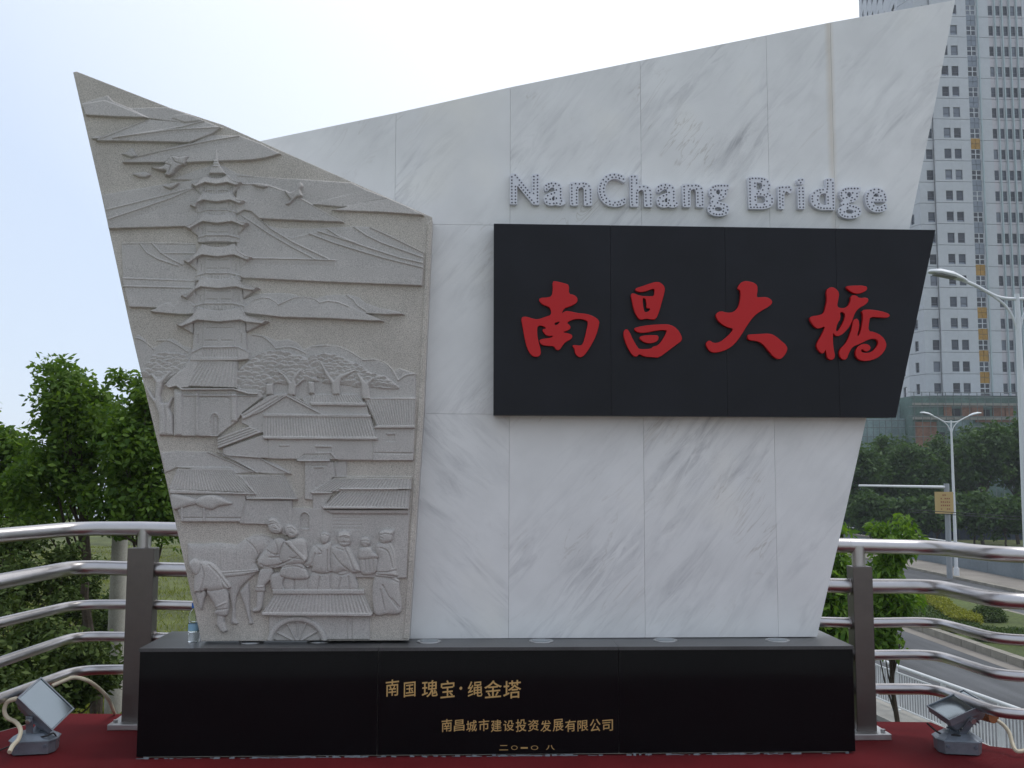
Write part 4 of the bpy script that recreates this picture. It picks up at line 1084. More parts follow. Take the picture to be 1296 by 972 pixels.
for z_, ls in (('I', [[(660,112),(690,104),(728,128)], [(690,150),(712,158)], [(700,172),(722,174)], [(782,152),(812,146),(842,172)], [(805,182),(830,188)]]),
                ('H', [[(350,262),(380,258),(404,275)], [(560,290),(598,296)], [(548,318),(556,338)], [(712,318),(745,312),(775,322)], [(740,345),(765,348)], [(885,262),(930,250),(985,262)], [(886,290),(900,292)], [(880,312),(896,314)]])):
    for q in ls: line(z_, q, .9, -3)
part('carved_cart'); quad('M', [(341,777), (468,777), (468,809), (341,809)], 9)
for x in (352, 440, 446): line('M', [(x, 780), (x, 809)], 1.1, -3)
ring = [(377+38*math.cos(t), 813-34*math.sin(t)) for t in np.linspace(0, math.pi, 24)] + [(377+31*math.cos(t), 813-27*math.sin(t)) for t in np.linspace(math.pi, 0, 24)]
pillow('M', ring, 13, 6, 3.5, sm=False)
hub = [(377+29*math.cos(t), 813-25*math.sin(t)) for t in np.linspace(0, math.pi, 24)]
pillow('M', hub, 5, 0, 1, sm=False)
for t in (.6, 1.2, 1.57, 2.0, 2.6): line('M', [(377, 813), (377+29*math.cos(t), 813-25*math.sin(t))], 1.6, 6)
part('carved_canopy'); tiles('M', [(349, 750), (460, 750), (472, 776), (333, 775)], 44, 16, 25, 2.8); wedge('M', [(346, 745.5), (461, 745.5), (462, 751), (346, 751)], 21, 21); wedge('M', [(332, 774), (472.5, 775), (471, 779), (334, 778)], 27, 27)
# border strip on the right, panel outline
cur_lab[0] = 0
P = [(541, 283), (545, 279), (534, 523), (515.5, 808), (511, 808), (529, 520)]
sl = win(P); blend(sl, edge(sdf(P, GX[sl], GY[sl])), 5)
line('M', [(204, 590), (228, 690), (250, 780)], 1.6, 1.5)

D = sdf(RO_px, GX, GY)
H *= np.clip(-D/1.3, 0, 1)
rng = np.random.default_rng(2)
H += rng.normal(0, .10, H.shape)*(H > -9)
H *= 1.75
# grid of world points; rim vertices pulled onto the outline
RM = np.array(ROT); dx = (GX-648)/FPX; dy = -(GY-486)/FPX
def pull(X, Y):
    A_ = np.array(RO_px, float); B_ = np.roll(A_, -1, 0); best = np.full(X.shape, 1e9); bx = X.copy(); by = Y.copy()
    for a, b_ in zip(A_, B_):
        ex, ey = b_-a; t = np.clip(((X-a[0])*ex+(Y-a[1])*ey)/(ex*ex+ey*ey), 0, 1); qx, qy = a[0]+t*ex, a[1]+t*ey
        d = np.hypot(X-qx, Y-qy); m_ = d < best; best[m_] = d[m_]; bx[m_] = qx[m_]; by[m_] = qy[m_]
    return bx, by
rim = (D > -.25) & (D < 2.5)
qx, qy = pull(GX[rim], GY[rim]); GX[rim] = qx; GY[rim] = qy
dx = (GX-648)/FPX; dy = -(GY-486)/FPX
wx = RM[0,0]*dx+RM[0,1]*dy-RM[0,2]; wy = RM[1,0]*dx+RM[1,1]*dy-RM[1,2]; wz = RM[2,0]*dx+RM[2,1]*dy-RM[2,2]
tq = YR/wy
PX = wx*tq; PZ = EYE.z+wz*tq; PY = YR-.0015-H*.001
H0 = np.where(rim, 0, H)
PY = np.where(rim, YR+.0004, PY)
ok = D < -.25
nyy, nxx = D.shape
okc = ok[:-1, :-1] | ok[1:, :-1] | ok[:-1, 1:] | ok[1:, 1:]
okc &= (D[:-1, :-1] < 2.5) & (D[1:, :-1] < 2.5) & (D[:-1, 1:] < 2.5) & (D[1:, 1:] < 2.5)
jj, ii = np.nonzero(okc)
lab = LAB[jj, ii]
q0 = jj*nxx+ii; quads = np.column_stack([q0, q0+nxx, q0+nxx+1, q0+1])
ALL = np.column_stack([PX.ravel(), PY.ravel(), PZ.ravel()])
def grid_mesh(name, Q):
    used, inv = np.unique(Q.ravel(), return_inverse=True)
    me = bpy.data.meshes.new(name)
    me.vertices.add(len(used)); me.vertices.foreach_set('co', ALL[used].astype(np.float32).ravel())
    nq = len(Q); me.loops.add(nq*4); me.loops.foreach_set('vertex_index', inv.astype(np.int32))
    me.polygons.add(nq); me.polygons.foreach_set('loop_start', np.arange(0, nq*4, 4, dtype=np.int32)); me.polygons.foreach_set('loop_total', np.full(nq, 4, np.int32))
    me.polygons.foreach_set('use_smooth', np.ones(nq, bool))
    me.materials.append(M['relief_ground' if name in ('stone_face',) else 'relief']); me.update(calc_edges=True); me.validate()
    return me
for k, nm in enumerate(names):
    Q = quads[lab == k]
    if len(Q) < 12: continue
    link_mesh(nm, grid_mesh(nm, Q), relief)

# ================================================================== STEEL RAILING BEHIND THE MONUMENT
YL, YRr = 6.69, 6.33                          # distance of the left and right posts
rl = gd(178, 905, 0); rr = gd(1094, 921, 0)
railing = thing('steel_railing', ((rl.x + rr.x)/2, (rl.y + rr.y)/2, 0), 'five-bar polished stainless steel railing with square posts running behind the monument', 'railing')
def rY(px): return YL + (YRr - YL) * (px - 178) / (1094 - 178)
# photo heights of each bar: at left edge x=0, bend x=95, left post 178, right post 1094, right bend 1180, second bend 1268, right edge
bars = [  # radius, y(0), y(95), y(178), y(1094), y(1180), y(1268), y(1296+)
    (.0465, 678, 669, 669, 691, 693, 702, 703),
    (.0465, 736, 717.5, 720, 742, 742, 761, 761),
    (.0315, 788, 765, 765, 788.5, 787, 810, 810),
    (.0315, 838, 805, 806, 829, 828, 856, 856),
    (.0315, 884, 848, 847, 871.5, 871, 904, 903)]
for r_, a0, a1, a2, a3, a4, a5, a6 in bars:
    k = r_ / .049
    # the bars lean toward the viewer past each bend
    pB1 = at(97, a1, rY(97)); pP1 = at(178, a2, rY(178)); pP2 = at(1094, a3, rY(1094)); pB2 = at(1183, a4, rY(1183))
    z1, z2 = pB1.z, pB2.z
    def level(px, py, z): return gd(px, py, z)
    d = ray(0, a0); YA = (z1 - .02 - EYE.z) / d.z * d.y if abs(d.z) > .02 else 5.9
    YA = min(max(YA, 5.2), 6.5)
    pA = at(0, a0, YA); pA0 = pA + (pA - pB1) * 2.5
    d = ray(1268, a5); YC = min(max((z2 - EYE.z) / d.z * d.y, 5.6), 6.3)
    pC = at(1268, a5, YC); pD = at(1420, a6 + 1, YC)
    def corner(a_, c_, e_, r2=.17, n_=9):                    # rounded bend at c_
        s0 = c_ + (a_ - c_).normalized()*r2; s1 = c_ + (e_ - c_).normalized()*r2
        return [s0.lerp(c_, f).lerp(c_.lerp(s1, f), f) for f in [i/n_ for i in range(n_ + 1)]]
    path = [pA0] + corner(pA0, pB1, pP1) + [pP1, pP2] + corner(pP2, pB2, pC) + corner(pB2, pC, pD) + [pD]
    b = MB(); b.tube(path, r_, 18); bo = b.build('rail', M['steel'], railing, smooth=True)
    for c_, s_ in ((pP1, 1), (pP2, -1)):                       # weld collars beside the posts
        if a0 < 700: continue
        b = MB(); e = (pP2 - pP1).normalized()*s_; b.tube([c_ + e*.086, c_ + e*.098], r_*1.25, 18); b.build('collar', M['steel'], bo, smooth=True)
    if a0 < 700:
        for px in (243, 1077):
            q = at(px, a2 if px < 600 else a3 - .3, rY(px)); e = (pP2 - pP1).normalized()
            b = MB(); b.tube([q - e*.012, q + e*.012], r_*1.04, 18); b.build('sleeve', M['steel'], bo, smooth=True)
for px0, px1, yt, yb, Y in ((161.5, 188, 693, 899, YL), (1079.5, 1110, 716, 918, YRr)):
    a = at(px0, yt, Y); c_ = at(px1, yb, Y); x0, x1 = at(px0, yt, Y - .075).x, at(px1, yb, Y - .075).x
    b = MB(); b.box((x0, Y - .075, .015), (x1, Y + .035, a.z)); po = b.build('post', M['post'], railing, bevel=.003)
    cx = (x0 + x1)/2; top = at((px0+px1)/2, 669 if px0 < 600 else 691, Y).z
    b = MB(); b.tube([(cx, Y - .01, a.z), (cx, Y - .01, top)], .042, 14); b.build('post_neck', M['steel'], po, smooth=True)
    b = MB(); b.box((x0 - .06, Y - .15, 0), (x1 + .06, Y + .19, .035)); b.build('base_plate', M['plate'], po, bevel=.003)
    for sx_, sy_ in ((-1, -1), (1, -1)):
        b = MB(); bx_ = x0 - .03 if sx_ < 0 else x1 + .03
        b.tube([(bx_, Y - .09, .036), (bx_, Y - .09, .052)], .014, 6); b.build('bolt', M['plate'], po)
for X, Y in ((-4.2, 4.3), (4.6, 5.75)):
    b = MB(); b.box((X - .08, Y - .08, 0), (X + .08, Y + .08, 1.0)); b.build('post', M['post'], railing)

# ---- floodlights
def frame_mat(o, ux, uy, n):
    ux = Vector(ux).normalized(); n = Vector(n).normalized(); uy = n.cross(ux).normalized(); ux = uy.cross(n)
    m = Matrix((ux, uy, n)).transposed().to_4x4(); m.translation = o; return m
def floodlight(base, centre, u, n, hw, hd, label, flip):
    t = thing('floodlight', base, label, 'floodlight', 'floodlights on the red carpet')
    # cast junction box: chamfered outline
    b = MB(); a, c_ = .125, .10
    out = [(-a, -c_*.5), (-a*.75, -c_), (a*.75, -c_), (a, -c_*.5), (a, c_*.5), (a*.75, c_), (-a*.75, c_), (-a, c_*.5)]
    rz = Matrix.Rotation(R(-12 if flip else 10), 3, 'Z')
    def pl(k, z): return [tuple(base + rz @ Vector((p[0]*k, p[1]*k, 0)) + Vector((0, 0, z))) for p in out]
    for z0, z1, k0, k1 in ((.006, .075, .96, 1.0), (.075, .083, 1.05, 1.05), (.083, .115, 1.0, .62)):
        vs = pl(k0, z0) + pl(k1, z1); nn = 8
        b.add(vs, [tuple(reversed(range(nn))), tuple(nn + k for k in range(nn))] + [(k, (k+1) % nn, nn + (k+1) % nn, nn + k) for k in range(nn)])
    jb = b.build('junction_box', M['alu'], t, bevel=.003)
    for sx_ in (-1, 1):
        p = base + rz @ Vector((sx_*.075, -.103, .05)); b = MB(); b.tube([p, p + rz @ Vector((0, -.008, 0))], .009, 8); b.build('screw', M['frame'], jb)
    u = Vector(u).normalized(); n = Vector(n).normalized(); side = n.cross(u).normalized()
    Mx = Matrix((u, side, n)).transposed().to_4x4(); Mx.translation = centre
    # housing: glass front, body tapering to the back
    b = MB(); f_ = [(-hw, -hd), (hw, -hd), (hw, hd), (-hw, hd)]
    lv = [(0, 1.0), (-.035, 1.0), (-.04, .93), (-.09, .72), (-.10, .5)]
    vs = []; fs = []
    for z, k in lv: vs += [Mx @ Vector((p[0]*k, p[1]*k, z)) for p in f_]
    for i in range(len(lv)-1):
        for k in range(4): fs.append((i*4+k, i*4+(k+1) % 4, (i+1)*4+(k+1) % 4, (i+1)*4+k))
    fs += [(3, 2, 1, 0), tuple(len(lv)*4-4+k for k in range(4))]
    b.add(vs, fs); hs = b.build('housing', M['alu'], t, bevel=.004)
    for k in range(-3, 4):                                        # cooling fins
        b = MB(); b.box((k*hw*.18 - .003, -hd*.5, -.125), (k*hw*.18 + .003, hd*.5, -.088), Mx); b.build('cooling_fin', M['alu'], hs)
    b = MB(); b.box((-hw*.94, -hd*.94, -.002), (hw*.94, hd*.94, .004), Mx); b.build('glass', M['mirror'], hs)
    b = MB(); 
    for (xa, ya, xb, yb_) in ((-1, -1, 1, -.93), (-1, .93, 1, 1), (-1, -.93, -.94, .93), (.94, -.93, 1, .93)):
        b.box((xa*hw*1.02, ya*hd*1.02, -.004), (xb*hw*1.02, yb_*hd*1.02, .009), Mx)
    b.build('rim', M['alu'], hs)
    # U bracket
    top0 = centre - n*.045
    for s_ in (-1, 1):
        pv = top0 + side*s_*(hd + .012); ft = Vector((base.x, base.y, .118)) + side*s_*.055
        dirv = (pv - ft).normalized(); wv = side.cross(dirv).normalized()
        m2 = Matrix((wv, side, dirv)).transposed().to_4x4(); m2.translation = ft
        L = (pv - ft).length
        b = MB(); b.box((-.022, -.004, 0), (.022, .004, L + .022), m2); b.build('bracket_arm', M['alu'], t, bevel=.002)
        b = MB(); b.tube([pv + side*s_*.004, pv + side*s_*.018], .016, 6); b.build('pivot_bolt', M['plate'], t)
    b = MB(); q = Vector((base.x, base.y, .113)); m3 = Matrix((side.cross(Vector((0,0,1))).normalized(), side, Vector((0,0,1)))).transposed().to_4x4(); m3.translation = q
    b.box((-.03, -.062, 0), (.03, .062, .008), m3); b.build('bracket_foot', M['alu'], t)
    return t
bl = gd(44, 951, 0); br = gd(1212, 951, 0)
floodlight(bl, at(58, 891, bl.y + .02), (.62, .10, -.62), (.60, -.40, .62), .135, .105, 'grey floodlight by the plinth left end, glass tilted steeply toward the carved panel', False)
floodlight(br, at(1211, 893, br.y), (.92, .05, .36), (-.36, -.16, .90), .125, .115, 'grey floodlight by the plinth right end, glass lying almost flat', True)
def cord(name, pts, r, m, label, cat='cable', n=8, group=None):
    b = MB(); b.tube(bez(pts, 8), r, n); o = b.build(name, m, smooth=True)
    tag(o, label, cat, group); return o
Lp = lambda px, py, dy=0: at(px, py, bl.y + dy)
Rp = lambda px, py, dy=0: at(px, py, br.y + dy)
cord('power_cable', [Lp(74, 938, .05), Lp(68, 928, -.05), Lp(60, 931, -.08), Lp(50, 933, -.06), Lp(38, 936), Lp(20, 942), Lp(6, 947), Lp(-20, 958)], .0045, M['cable'], 'thin black cable looping over the left floodlight base')
cord('power_cable', [Rp(1173, 915, .05), Rp(1186, 926, .02), Rp(1198, 931, -.03), Rp(1210, 930, -.07), Rp(1222, 934, -.05), Rp(1236, 940, 0), Rp(1241, 950, .05)], .0055, M['cable'], 'thin black cable looping over the right floodlight base')
cord('conduit', [gd(145, 903, .01), at(138, 886, 6.6), at(126, 872, 6.5), at(110, 861, 6.4), at(94, 857.5, 6.4), at(80, 862, 6.35), at(66, 868, 6.3)], .0115, M['conduit'], 'cream flexible conduit arching from the carpet up to the lowest left rail')
cord('conduit', [at(22, 884, 6.0), at(10, 888, 6.0), at(5.5, 898, 6.0), at(9, 908, 6.0), at(20, 914, 6.0), at(26, 924, 5.95), at(23, 936, 5.9), at(16, 944, 5.85), at(12, 952, 5.8)], .0125, M['conduit'], 'cream flexible conduit hanging in an S bend beside the left floodlight')
cord('conduit', [at(1112, 877, 6.45), at(1150, 877, 6.44), at(1180, 878, 6.4), at(1205, 887, 6.2), at(1235, 903, 6.05), at(1262, 912, 5.95), at(1276, 925, 5.9), at(1281, 940, 5.85), at(1286, 950, 5.8), at(1296, 950, 5.8), at(1310, 944, 5.8)], .0115, M['conduit'], 'cream flexible conduit running under the lowest right rail and down to the carpet')
b = MB(); b.tube([at(1240, 901, 6.02), at(1258, 906, 5.93)], .045, 12); tag(b.build('tape_wrap', M['rust'], smooth=True), 'rust coloured tape wrapped on the lowest right rail beside the floodlight', 'tape')

# ---- drinking bottle on the plinth
bp = at(245, 811, 6.12); bz = ZT
bt = thing('water_bottle', (bp.x, bp.y, bz), 'clear plastic water bottle with blue cap standing on the plinth left of the carved panel', 'bottle')
prof = [(.030, 0), (.033, .006), (.033, .05), (.030, .056), (.033, .062), (.033, .11), (.0305, .116), (.033, .122), (.033, .15), (.028, .172), (.016, .192), (.0135, .197), (.0135, .212)]
b = MB(); b.tube([(bp.x, bp.y, bz + z) for r_, z in prof], [r_ for r_, z in prof], 20); b.build('bottle_body', M['bottle'], bt, smooth=True)
b = MB(); b.tube([(bp.x, bp.y, bz + .068), (bp.x, bp.y, bz + .108)], .0338, 20, cap=False); b.build('label', M['label_blue'], bt, smooth=True)
b = MB(); b.tube([(bp.x, bp.y, bz + .199), (bp.x, bp.y, bz + .228)], .0165, 16); b.build('cap', M['cap'], bt, smooth=True)

# ================================================================== TREES
def leaves_mesh(name, C, size, seed, m, up=.35, droop=.5, thin=.34):
    """C: leaf places (n,3). every leaf is a bent four-sided blade"""
    rg = np.random.default_rng(seed); n = len(C)
    L = size*rg.uniform(.65, 1.25, n)[:, None]
    ax = rg.normal(size=(n, 3)); ax[:, 2] = ax[:, 2]*.5 - droop; ax /= np.linalg.norm(ax, axis=1)[:, None]
    nr = rg.normal(size=(n, 3)); nr[:, 2] += up*3; nr -= (nr*ax).sum(1)[:, None]*ax; nr /= np.linalg.norm(nr, axis=1)[:, None]
    sd = np.cross(ax, nr)
    w = L*thin
    p0 = C; p1 = C + ax*L*.5 + sd*w*.55 - nr*L*.05; p2 = C + ax*L - nr*L*.16; p3 = C + ax*L*.5 - sd*w*.55 - nr*L*.05
    V = np.stack([p0, p1, p2, p3], 1).reshape(-1, 3).astype(np.float32)
    me = bpy.data.meshes.new(name); me.vertices.add(4*n); me.vertices.foreach_set('co', V.ravel())
    me.loops.add(4*n); me.loops.foreach_set('vertex_index', np.arange(4*n, dtype=np.int32))
    me.polygons.add(n); me.polygons.foreach_set('loop_start', np.arange(0, 4*n, 4, dtype=np.int32)); me.polygons.foreach_set('loop_total', np.full(n, 4, np.int32))
    a = me.attributes.new('leafvar', 'FLOAT', 'FACE'); a.data.foreach_set('value', np.clip(rg.beta(1.6, 2.0, n), 0, 1).astype(np.float32))
    me.materials.append(m); me.update(calc_edges=True)
    return me
def clump_points(centres, radii, per, rg, flat=.75):
    out = []
    for c_, r_ in zip(centres, radii):
        n = int(per*rg.uniform(.7, 1.3)); v = rg.normal(size=(n, 3)); v /= np.linalg.norm(v, axis=1)[:, None]
        rad = r_*rg.uniform(0, 1, n)**.45
        p = np.array(c_) + v*rad[:, None]*np.array([1, 1, flat]); out.append(p)
    return np.vstack(out)
def tree(base, blobs, trunk_r, n_cl, per, size, seed, m, label, group=None, fork=.45, cat='tree', clr=.30, name='broadleaf_tree', holes=0.0, thin=.46, droop=.4):
    """blobs: crown lobes (x, y, z, rx, ry, rz) in world metres"""
    rg = np.random.default_rng(seed); base = Vector(base)
    t = thing(name, base, label, cat, group)
    wts = np.array([b_[3]*b_[4]*b_[5] for b_ in blobs]); wts = wts/wts.sum()
    cs = []; rs = []
    for _ in range(n_cl):
        b_ = blobs[rg.choice(len(blobs), p=wts)]; v = rg.normal(size=3); v /= np.linalg.norm(v); k = rg.uniform(.15, 1)**.5
        cs.append([b_[0]+v[0]*b_[3]*k, b_[1]+v[1]*b_[4]*k, b_[2]+v[2]*b_[5]*k]); rs.append(clr*rg.uniform(.55, 1.25))
    P = clump_points(cs, rs, per, rg)
    link_mesh('crown', leaves_mesh('crown', P, size, seed, m, thin=thin, droop=droop), t)
    top = Vector((blobs[0][0], blobs[0][1], blobs[0][2]))
    b = MB(); n = 7; tp = []
    for i in range(n+1):
        f = i/n; p = base.lerp(top, f); p += Vector((rg.uniform(-1, 1), rg.uniform(-1, 1), 0))*trunk_r*1.1*(0 < i < n); tp.append(p)
    b.tube(tp, [trunk_r*(1-.8*i/n) for i in range(n+1)], 9)
    for k in range(min(len(cs), 26)):
        c_ = Vector(cs[k*len(cs)//min(len(cs), 26)]); f = fork + (1-fork)*rg.uniform(0, .8); i0 = int(f*n); a = tp[min(i0, n-1)].lerp(tp[min(i0+1, n)], f*n-i0)
        md = a.lerp(c_, .5) + Vector((0, 0, -.12*(c_-a).length)); r0 = trunk_r*(1-.8*f)*.5
        b.tube([a, md, c_], [r0, r0*.6, r0*.15], 6, cap=False)
    b.build('trunk', M['bark'], t, smooth=True)
    return t
def blob(px, py, Y, rx, rz, ry=None):
    p = at(px, py, Y); return (p.x, p.y, p.z, rx*Y/FPX, (ry or rx)*Y/FPX, rz*Y/FPX)
# young trees left of the monument
YT = 12.5
b0 = gd(122, 905, terrain_z(-5.2, 12.5)); 
tree((at(122, 880, 12.2).x, 12.2, terrain_z(-5, 12.2)), [blob(98, 560, 12.2, 62, 80), blob(72, 500, 12.2, 36, 48), blob(60, 620, 12.2, 60, 50), blob(120, 520, 12.4, 50, 30), blob(138, 590, 12.0, 26, 50)], .075, 72, 190, .088, 3, M['leaf'], 'tallest leafy young tree left of the monument with a straight trunk behind the railing', 'young trees behind the railing left of the monument')
tree((at(168, 900, 11.6).x, 11.6, terrain_z(-4.6, 11.6)), [blob(196, 580, 11.6, 52, 80), blob(178, 500, 11.6, 40, 36), blob(215, 640, 11.6, 45, 40), blob(150, 640, 11.8, 40, 25), blob(165, 462, 11.6, 18, 12)], .075, 64, 190, .088, 5, M['leaf'], 'young tree with a trunk leaning right, its crown touching the edge of the carved panel', 'young trees behind the railing left of the monument')
tree((at(20, 900, 13.4).x, 13.4, terrain_z(-7, 13.4)), [blob(8, 590, 13.4, 52, 52), blob(-40, 570, 13.4, 60, 60), blob(30, 640, 13.4, 50, 36)], .08, 62, 190, .095, 8, M['leaf'], 'leafy tree at the left border of the picture behind the railing', 'young trees behind the railing left of the monument')
# undergrowth on the embankment
def shrub(px, py, Y, rx, rz, n, per, size, seed, m, label, group):
    p = at(px, py, Y); z0 = min(terrain_z(p.x, Y), p.z - .1); rx *= Y/FPX; rz *= Y/FPX
    return tree((p.x, Y, z0 - .05), [(p.x, Y, p.z, rx, rx, rz), (p.x, Y, p.z - rz*.5, rx*1.1, rx, rz*.7)], .03, n, per, size, seed, m, label, group, fork=.2, cat='shrub', clr=.22, name='shrub')
G_ = 'shrubs growing on the bank behind the left railing'
for a_ in ((30, 720, 10.5, 62, 50, 'wide shrub just under the leftmost tree crown'), (100, 735, 15.5, 40, 46, 'dark shrub around the foot of the straight tree trunk'), (18, 810, 9.4, 58, 55, 'dark shrub behind the left end of the middle rails'),
           (84, 830, 9.2, 52, 46, 'dark shrub behind the arching cream conduit'), (150, 780, 17, 30, 34, 'shrub behind the pale concrete pole'), (20, 885, 8.6, 60, 40, 'low shrub behind the left floodlight')):
    shrub(a_[0], a_[1], a_[2], a_[3], a_[4], 30, 210, .07, int(a_[0]+a_[1]), M['leaf_bush'], a_[5], G_)
# right of the monument: two bright young trees below the deck
def rtree(px, py, Y, lobes, seed, label):
    p = at(px, py, Y); tree((p.x, Y, GZ - .05), [blob(a, b_, Y, c_, d_) for a, b_, c_, d_ in lobes], .06, 40, 110, .13, seed, M['leaf_bright'], label, 'bright young trees right of the monument', clr=.30, droop=.9, thin=.40)
rtree(1128, 700, 15.0, [(1130, 678, 34, 30), (1128, 740, 30, 34), (1112, 775, 24, 30), (1104, 800, 22, 20)], 21, 'round-topped bright green tree right of the right railing post')
rtree(1056, 720, 14.0, [(1066, 676, 16, 28), (1056, 740, 22, 38), (1060, 800, 30, 34), (1040, 700, 18, 30)], 22, 'bright green tree half hidden by the edge of the white wall')
# dark row of street trees beyond the road
rnd = random.Random(12); G_ = 'dark street trees in front of the scaffolded building'
fl = ['at the edge of the white wall', 'left of the distant double street lamp', 'right of the distant double street lamp', 'beside the near lamp pole']
row = [(1082, 610, 84, 40, 46, 'tall dark tree whose crown meets the lower edge of the white wall'), (1122, 592, 88, 36, 40, 'dark tree above the horizontal traffic bar'), (1160, 606, 84, 34, 44, 'dark tree behind the yellow poster, left of the far lamp'), (1206, 596, 90, 34, 42, 'dark tree directly behind the far double street lamp'),
       (1240, 580, 84, 36, 50, 'tallest dark tree between the far lamp and the near lamp pole'), (1284, 574, 86, 36, 52, 'dark tree behind the near white lamp pole'), (1330, 580, 84, 40, 52, 'dark tree at the right border behind the lamp pole'), (1040, 606, 88, 40, 40, 'dark tree mostly hidden by the white wall'),
       (1100, 648, 76, 26, 24, 'low bushy tree under the traffic bar at its left end'), (1142, 650, 76, 28, 22, 'low bushy tree under the middle of the traffic bar'), (1186, 652, 75, 24, 20, 'low bushy tree left of the yellow poster pole'), (1232, 648, 76, 28, 26, 'low bushy tree just right of the far lamp pole'), (1272, 652, 74, 26, 26, 'low bushy tree left of the near lamp pole'), (1312, 650, 74, 28, 28, 'low bushy tree at the right border of the picture')]
for i, (px, py, Y, rx, rz, lb) in enumerate(row):
    p = at(px, py, Y); s_ = Y/FPX
    lobes = [(p.x, Y, p.z, rx*s_, rx*s_, rz*s_)] + [(p.x + rnd.uniform(-.6, .6)*rx*s_, Y + rnd.uniform(-.5, .2)*rx*s_, p.z + rnd.uniform(-.4, .8)*rz*s_, rx*s_*.45, rx*s_*.5, rz*s_*.4) for _ in range(4)]
    tree((p.x, Y, GZ), lobes, .16 if i < 8 else .1, 90 if i < 8 else 44, 75 if i < 8 else 60, .42, 40 + i, M['leaf_dark'], lb, G_, clr=.95 if i < 8 else .75, name='street_tree')

# grass tufts on the bank: nobody could count them
rg = np.random.default_rng(9); n = 90000
gyp = 7.3 + 50*rg.uniform(0, 1, n)**1.7; gxp = rg.uniform(-.62, -.05, n)*gyp - .6; gzp = np.array([terrain_z(x, y) for x, y in zip(gxp, gyp)])
me = leaves_mesh('grass', np.column_stack([gxp, gyp, gzp + .0]), .16, 5, M['grass_blade'], up=.1, droop=-1.6, thin=.12)
tag(link_mesh('grass', me), 'rough yellow-green grass on the bank left of the monument', 'grass', kind='stuff')

# ================================================================== STREET FURNITURE
def pole_tube(b, x, y, z0, z1, r0, r1, n=14): b.tube([(x, y, z0), (x, y, z1)], [r0, r1], n)
pp = at(151, 700, 12.7)
b = MB(); pole_tube(b, pp.x, 12.7, terrain_z(pp.x, 12.7) - .1, at(152, 560, 12.7).z, .11, .085)
tag(b.build('concrete_pole', M['pole_concrete'], smooth=True), 'pale round concrete pole among the young trees left of the monument', 'pole')
def street_lamp(pxp, Y, ytop, yarm_top, z0, s_, rb, rt, label):
    """double street lamp: s_ metres per photo pixel of the original drawing"""
    p = at(pxp, ytop, Y); t = thing('street_lamp', (p.x, Y, z0), label, 'street lamp', 'white double street lamps')
    zt = p.z
    b = MB(); b.tube([(p.x, Y, z0), (p.x, Y, z0 + .5), (p.x, Y, zt - 2.0), (p.x, Y, zt)], [rb, rb*.92, rt*1.05, rt*.7], 16); b.build('pole', M['lamp_white'], t, smooth=True)
    b = MB(); b.tube([(p.x, Y, z0), (p.x, Y, z0 + .45)], [rb*1.5, rb*1.4], 16); b.build('pole_base', M['lamp_white'], t, smooth=True)
    for sg in (-1, 1):
        def q(dx, dz): return (p.x + sg*dx, Y, zt + dz)
        b = MB(); b.tube(bez([q(0, -.10), q(.22, -.10), q(.48, -.04), q(.85, .16), q(1.12, .27)], 6), .035, 10); ar = b.build('arm', M['lamp_white'], t, smooth=True)
        b = MB(); b.tube(bez([q(.02, -.78), q(.10, -.50), q(.28, -.22), q(.62, .03)], 6), .028, 10); b.build('brace', M['lamp_white'], t, smooth=True)
        # head: flattened, tapering
        b = MB(); prof_ = [(1.05, .26, .05, .04), (1.15, .30, .10, .06), (1.35, .37, .15, .085), (1.62, .43, .15, .08), (1.80, .445, .10, .05), (1.85, .445, .05, .03)]
        n = 12; vs = []; fs = []
        for X, Zc, wy_, hz in prof_:
            for k in range(n):
                a = 2*math.pi*k/n; zz = math.sin(a)*hz; zz = max(zz, -hz*.45); vs.append(q(X, Zc + zz)[:1] + (Y + math.cos(a)*wy_, q(X, Zc + zz)[2]))
        for i in range(len(prof_)-1):
            for k in range(n): fs.append((i*n+k, i*n+(k+1) % n, (i+1)*n+(k+1) % n, (i+1)*n+k))
        fs += [tuple(range(n)), tuple(len(vs)-n+k for k in reversed(range(n)))]
        b.add(vs, fs); hd_ = b.build('lamp_head', M['lamp_white'], t, smooth=True)
        b = MB(); c0 = [q(1.30, .305), q(1.30, .305), q(1.72, .385), q(1.72, .385)]
        ys_ = (-.11, .11, .11, -.11); vs = [(c[0], Y + y_, c[2]) for c, y_ in zip(c0, ys_)]; vs += [(v[0], v[1], v[2] + .02) for v in vs]
        b.add(vs, [(0, 1, 2, 3), (7, 6, 5, 4), (0, 4, 5, 1), (1, 5, 6, 2), (2, 6, 7, 3), (3, 7, 4, 0)]); b.build('lens', M['lamp_glass'], hd_)
    return t
street_lamp(1287, 19.9, 372, 0, GZ + .1, 1, .115, .065, 'near tall white street lamp whose left arm reaches toward the black board')
street_lamp(1203.5, 58.0, 532, 0, GZ + .14, 1, .11, .065, 'small distant white street lamp with both arms spread above the dark trees')
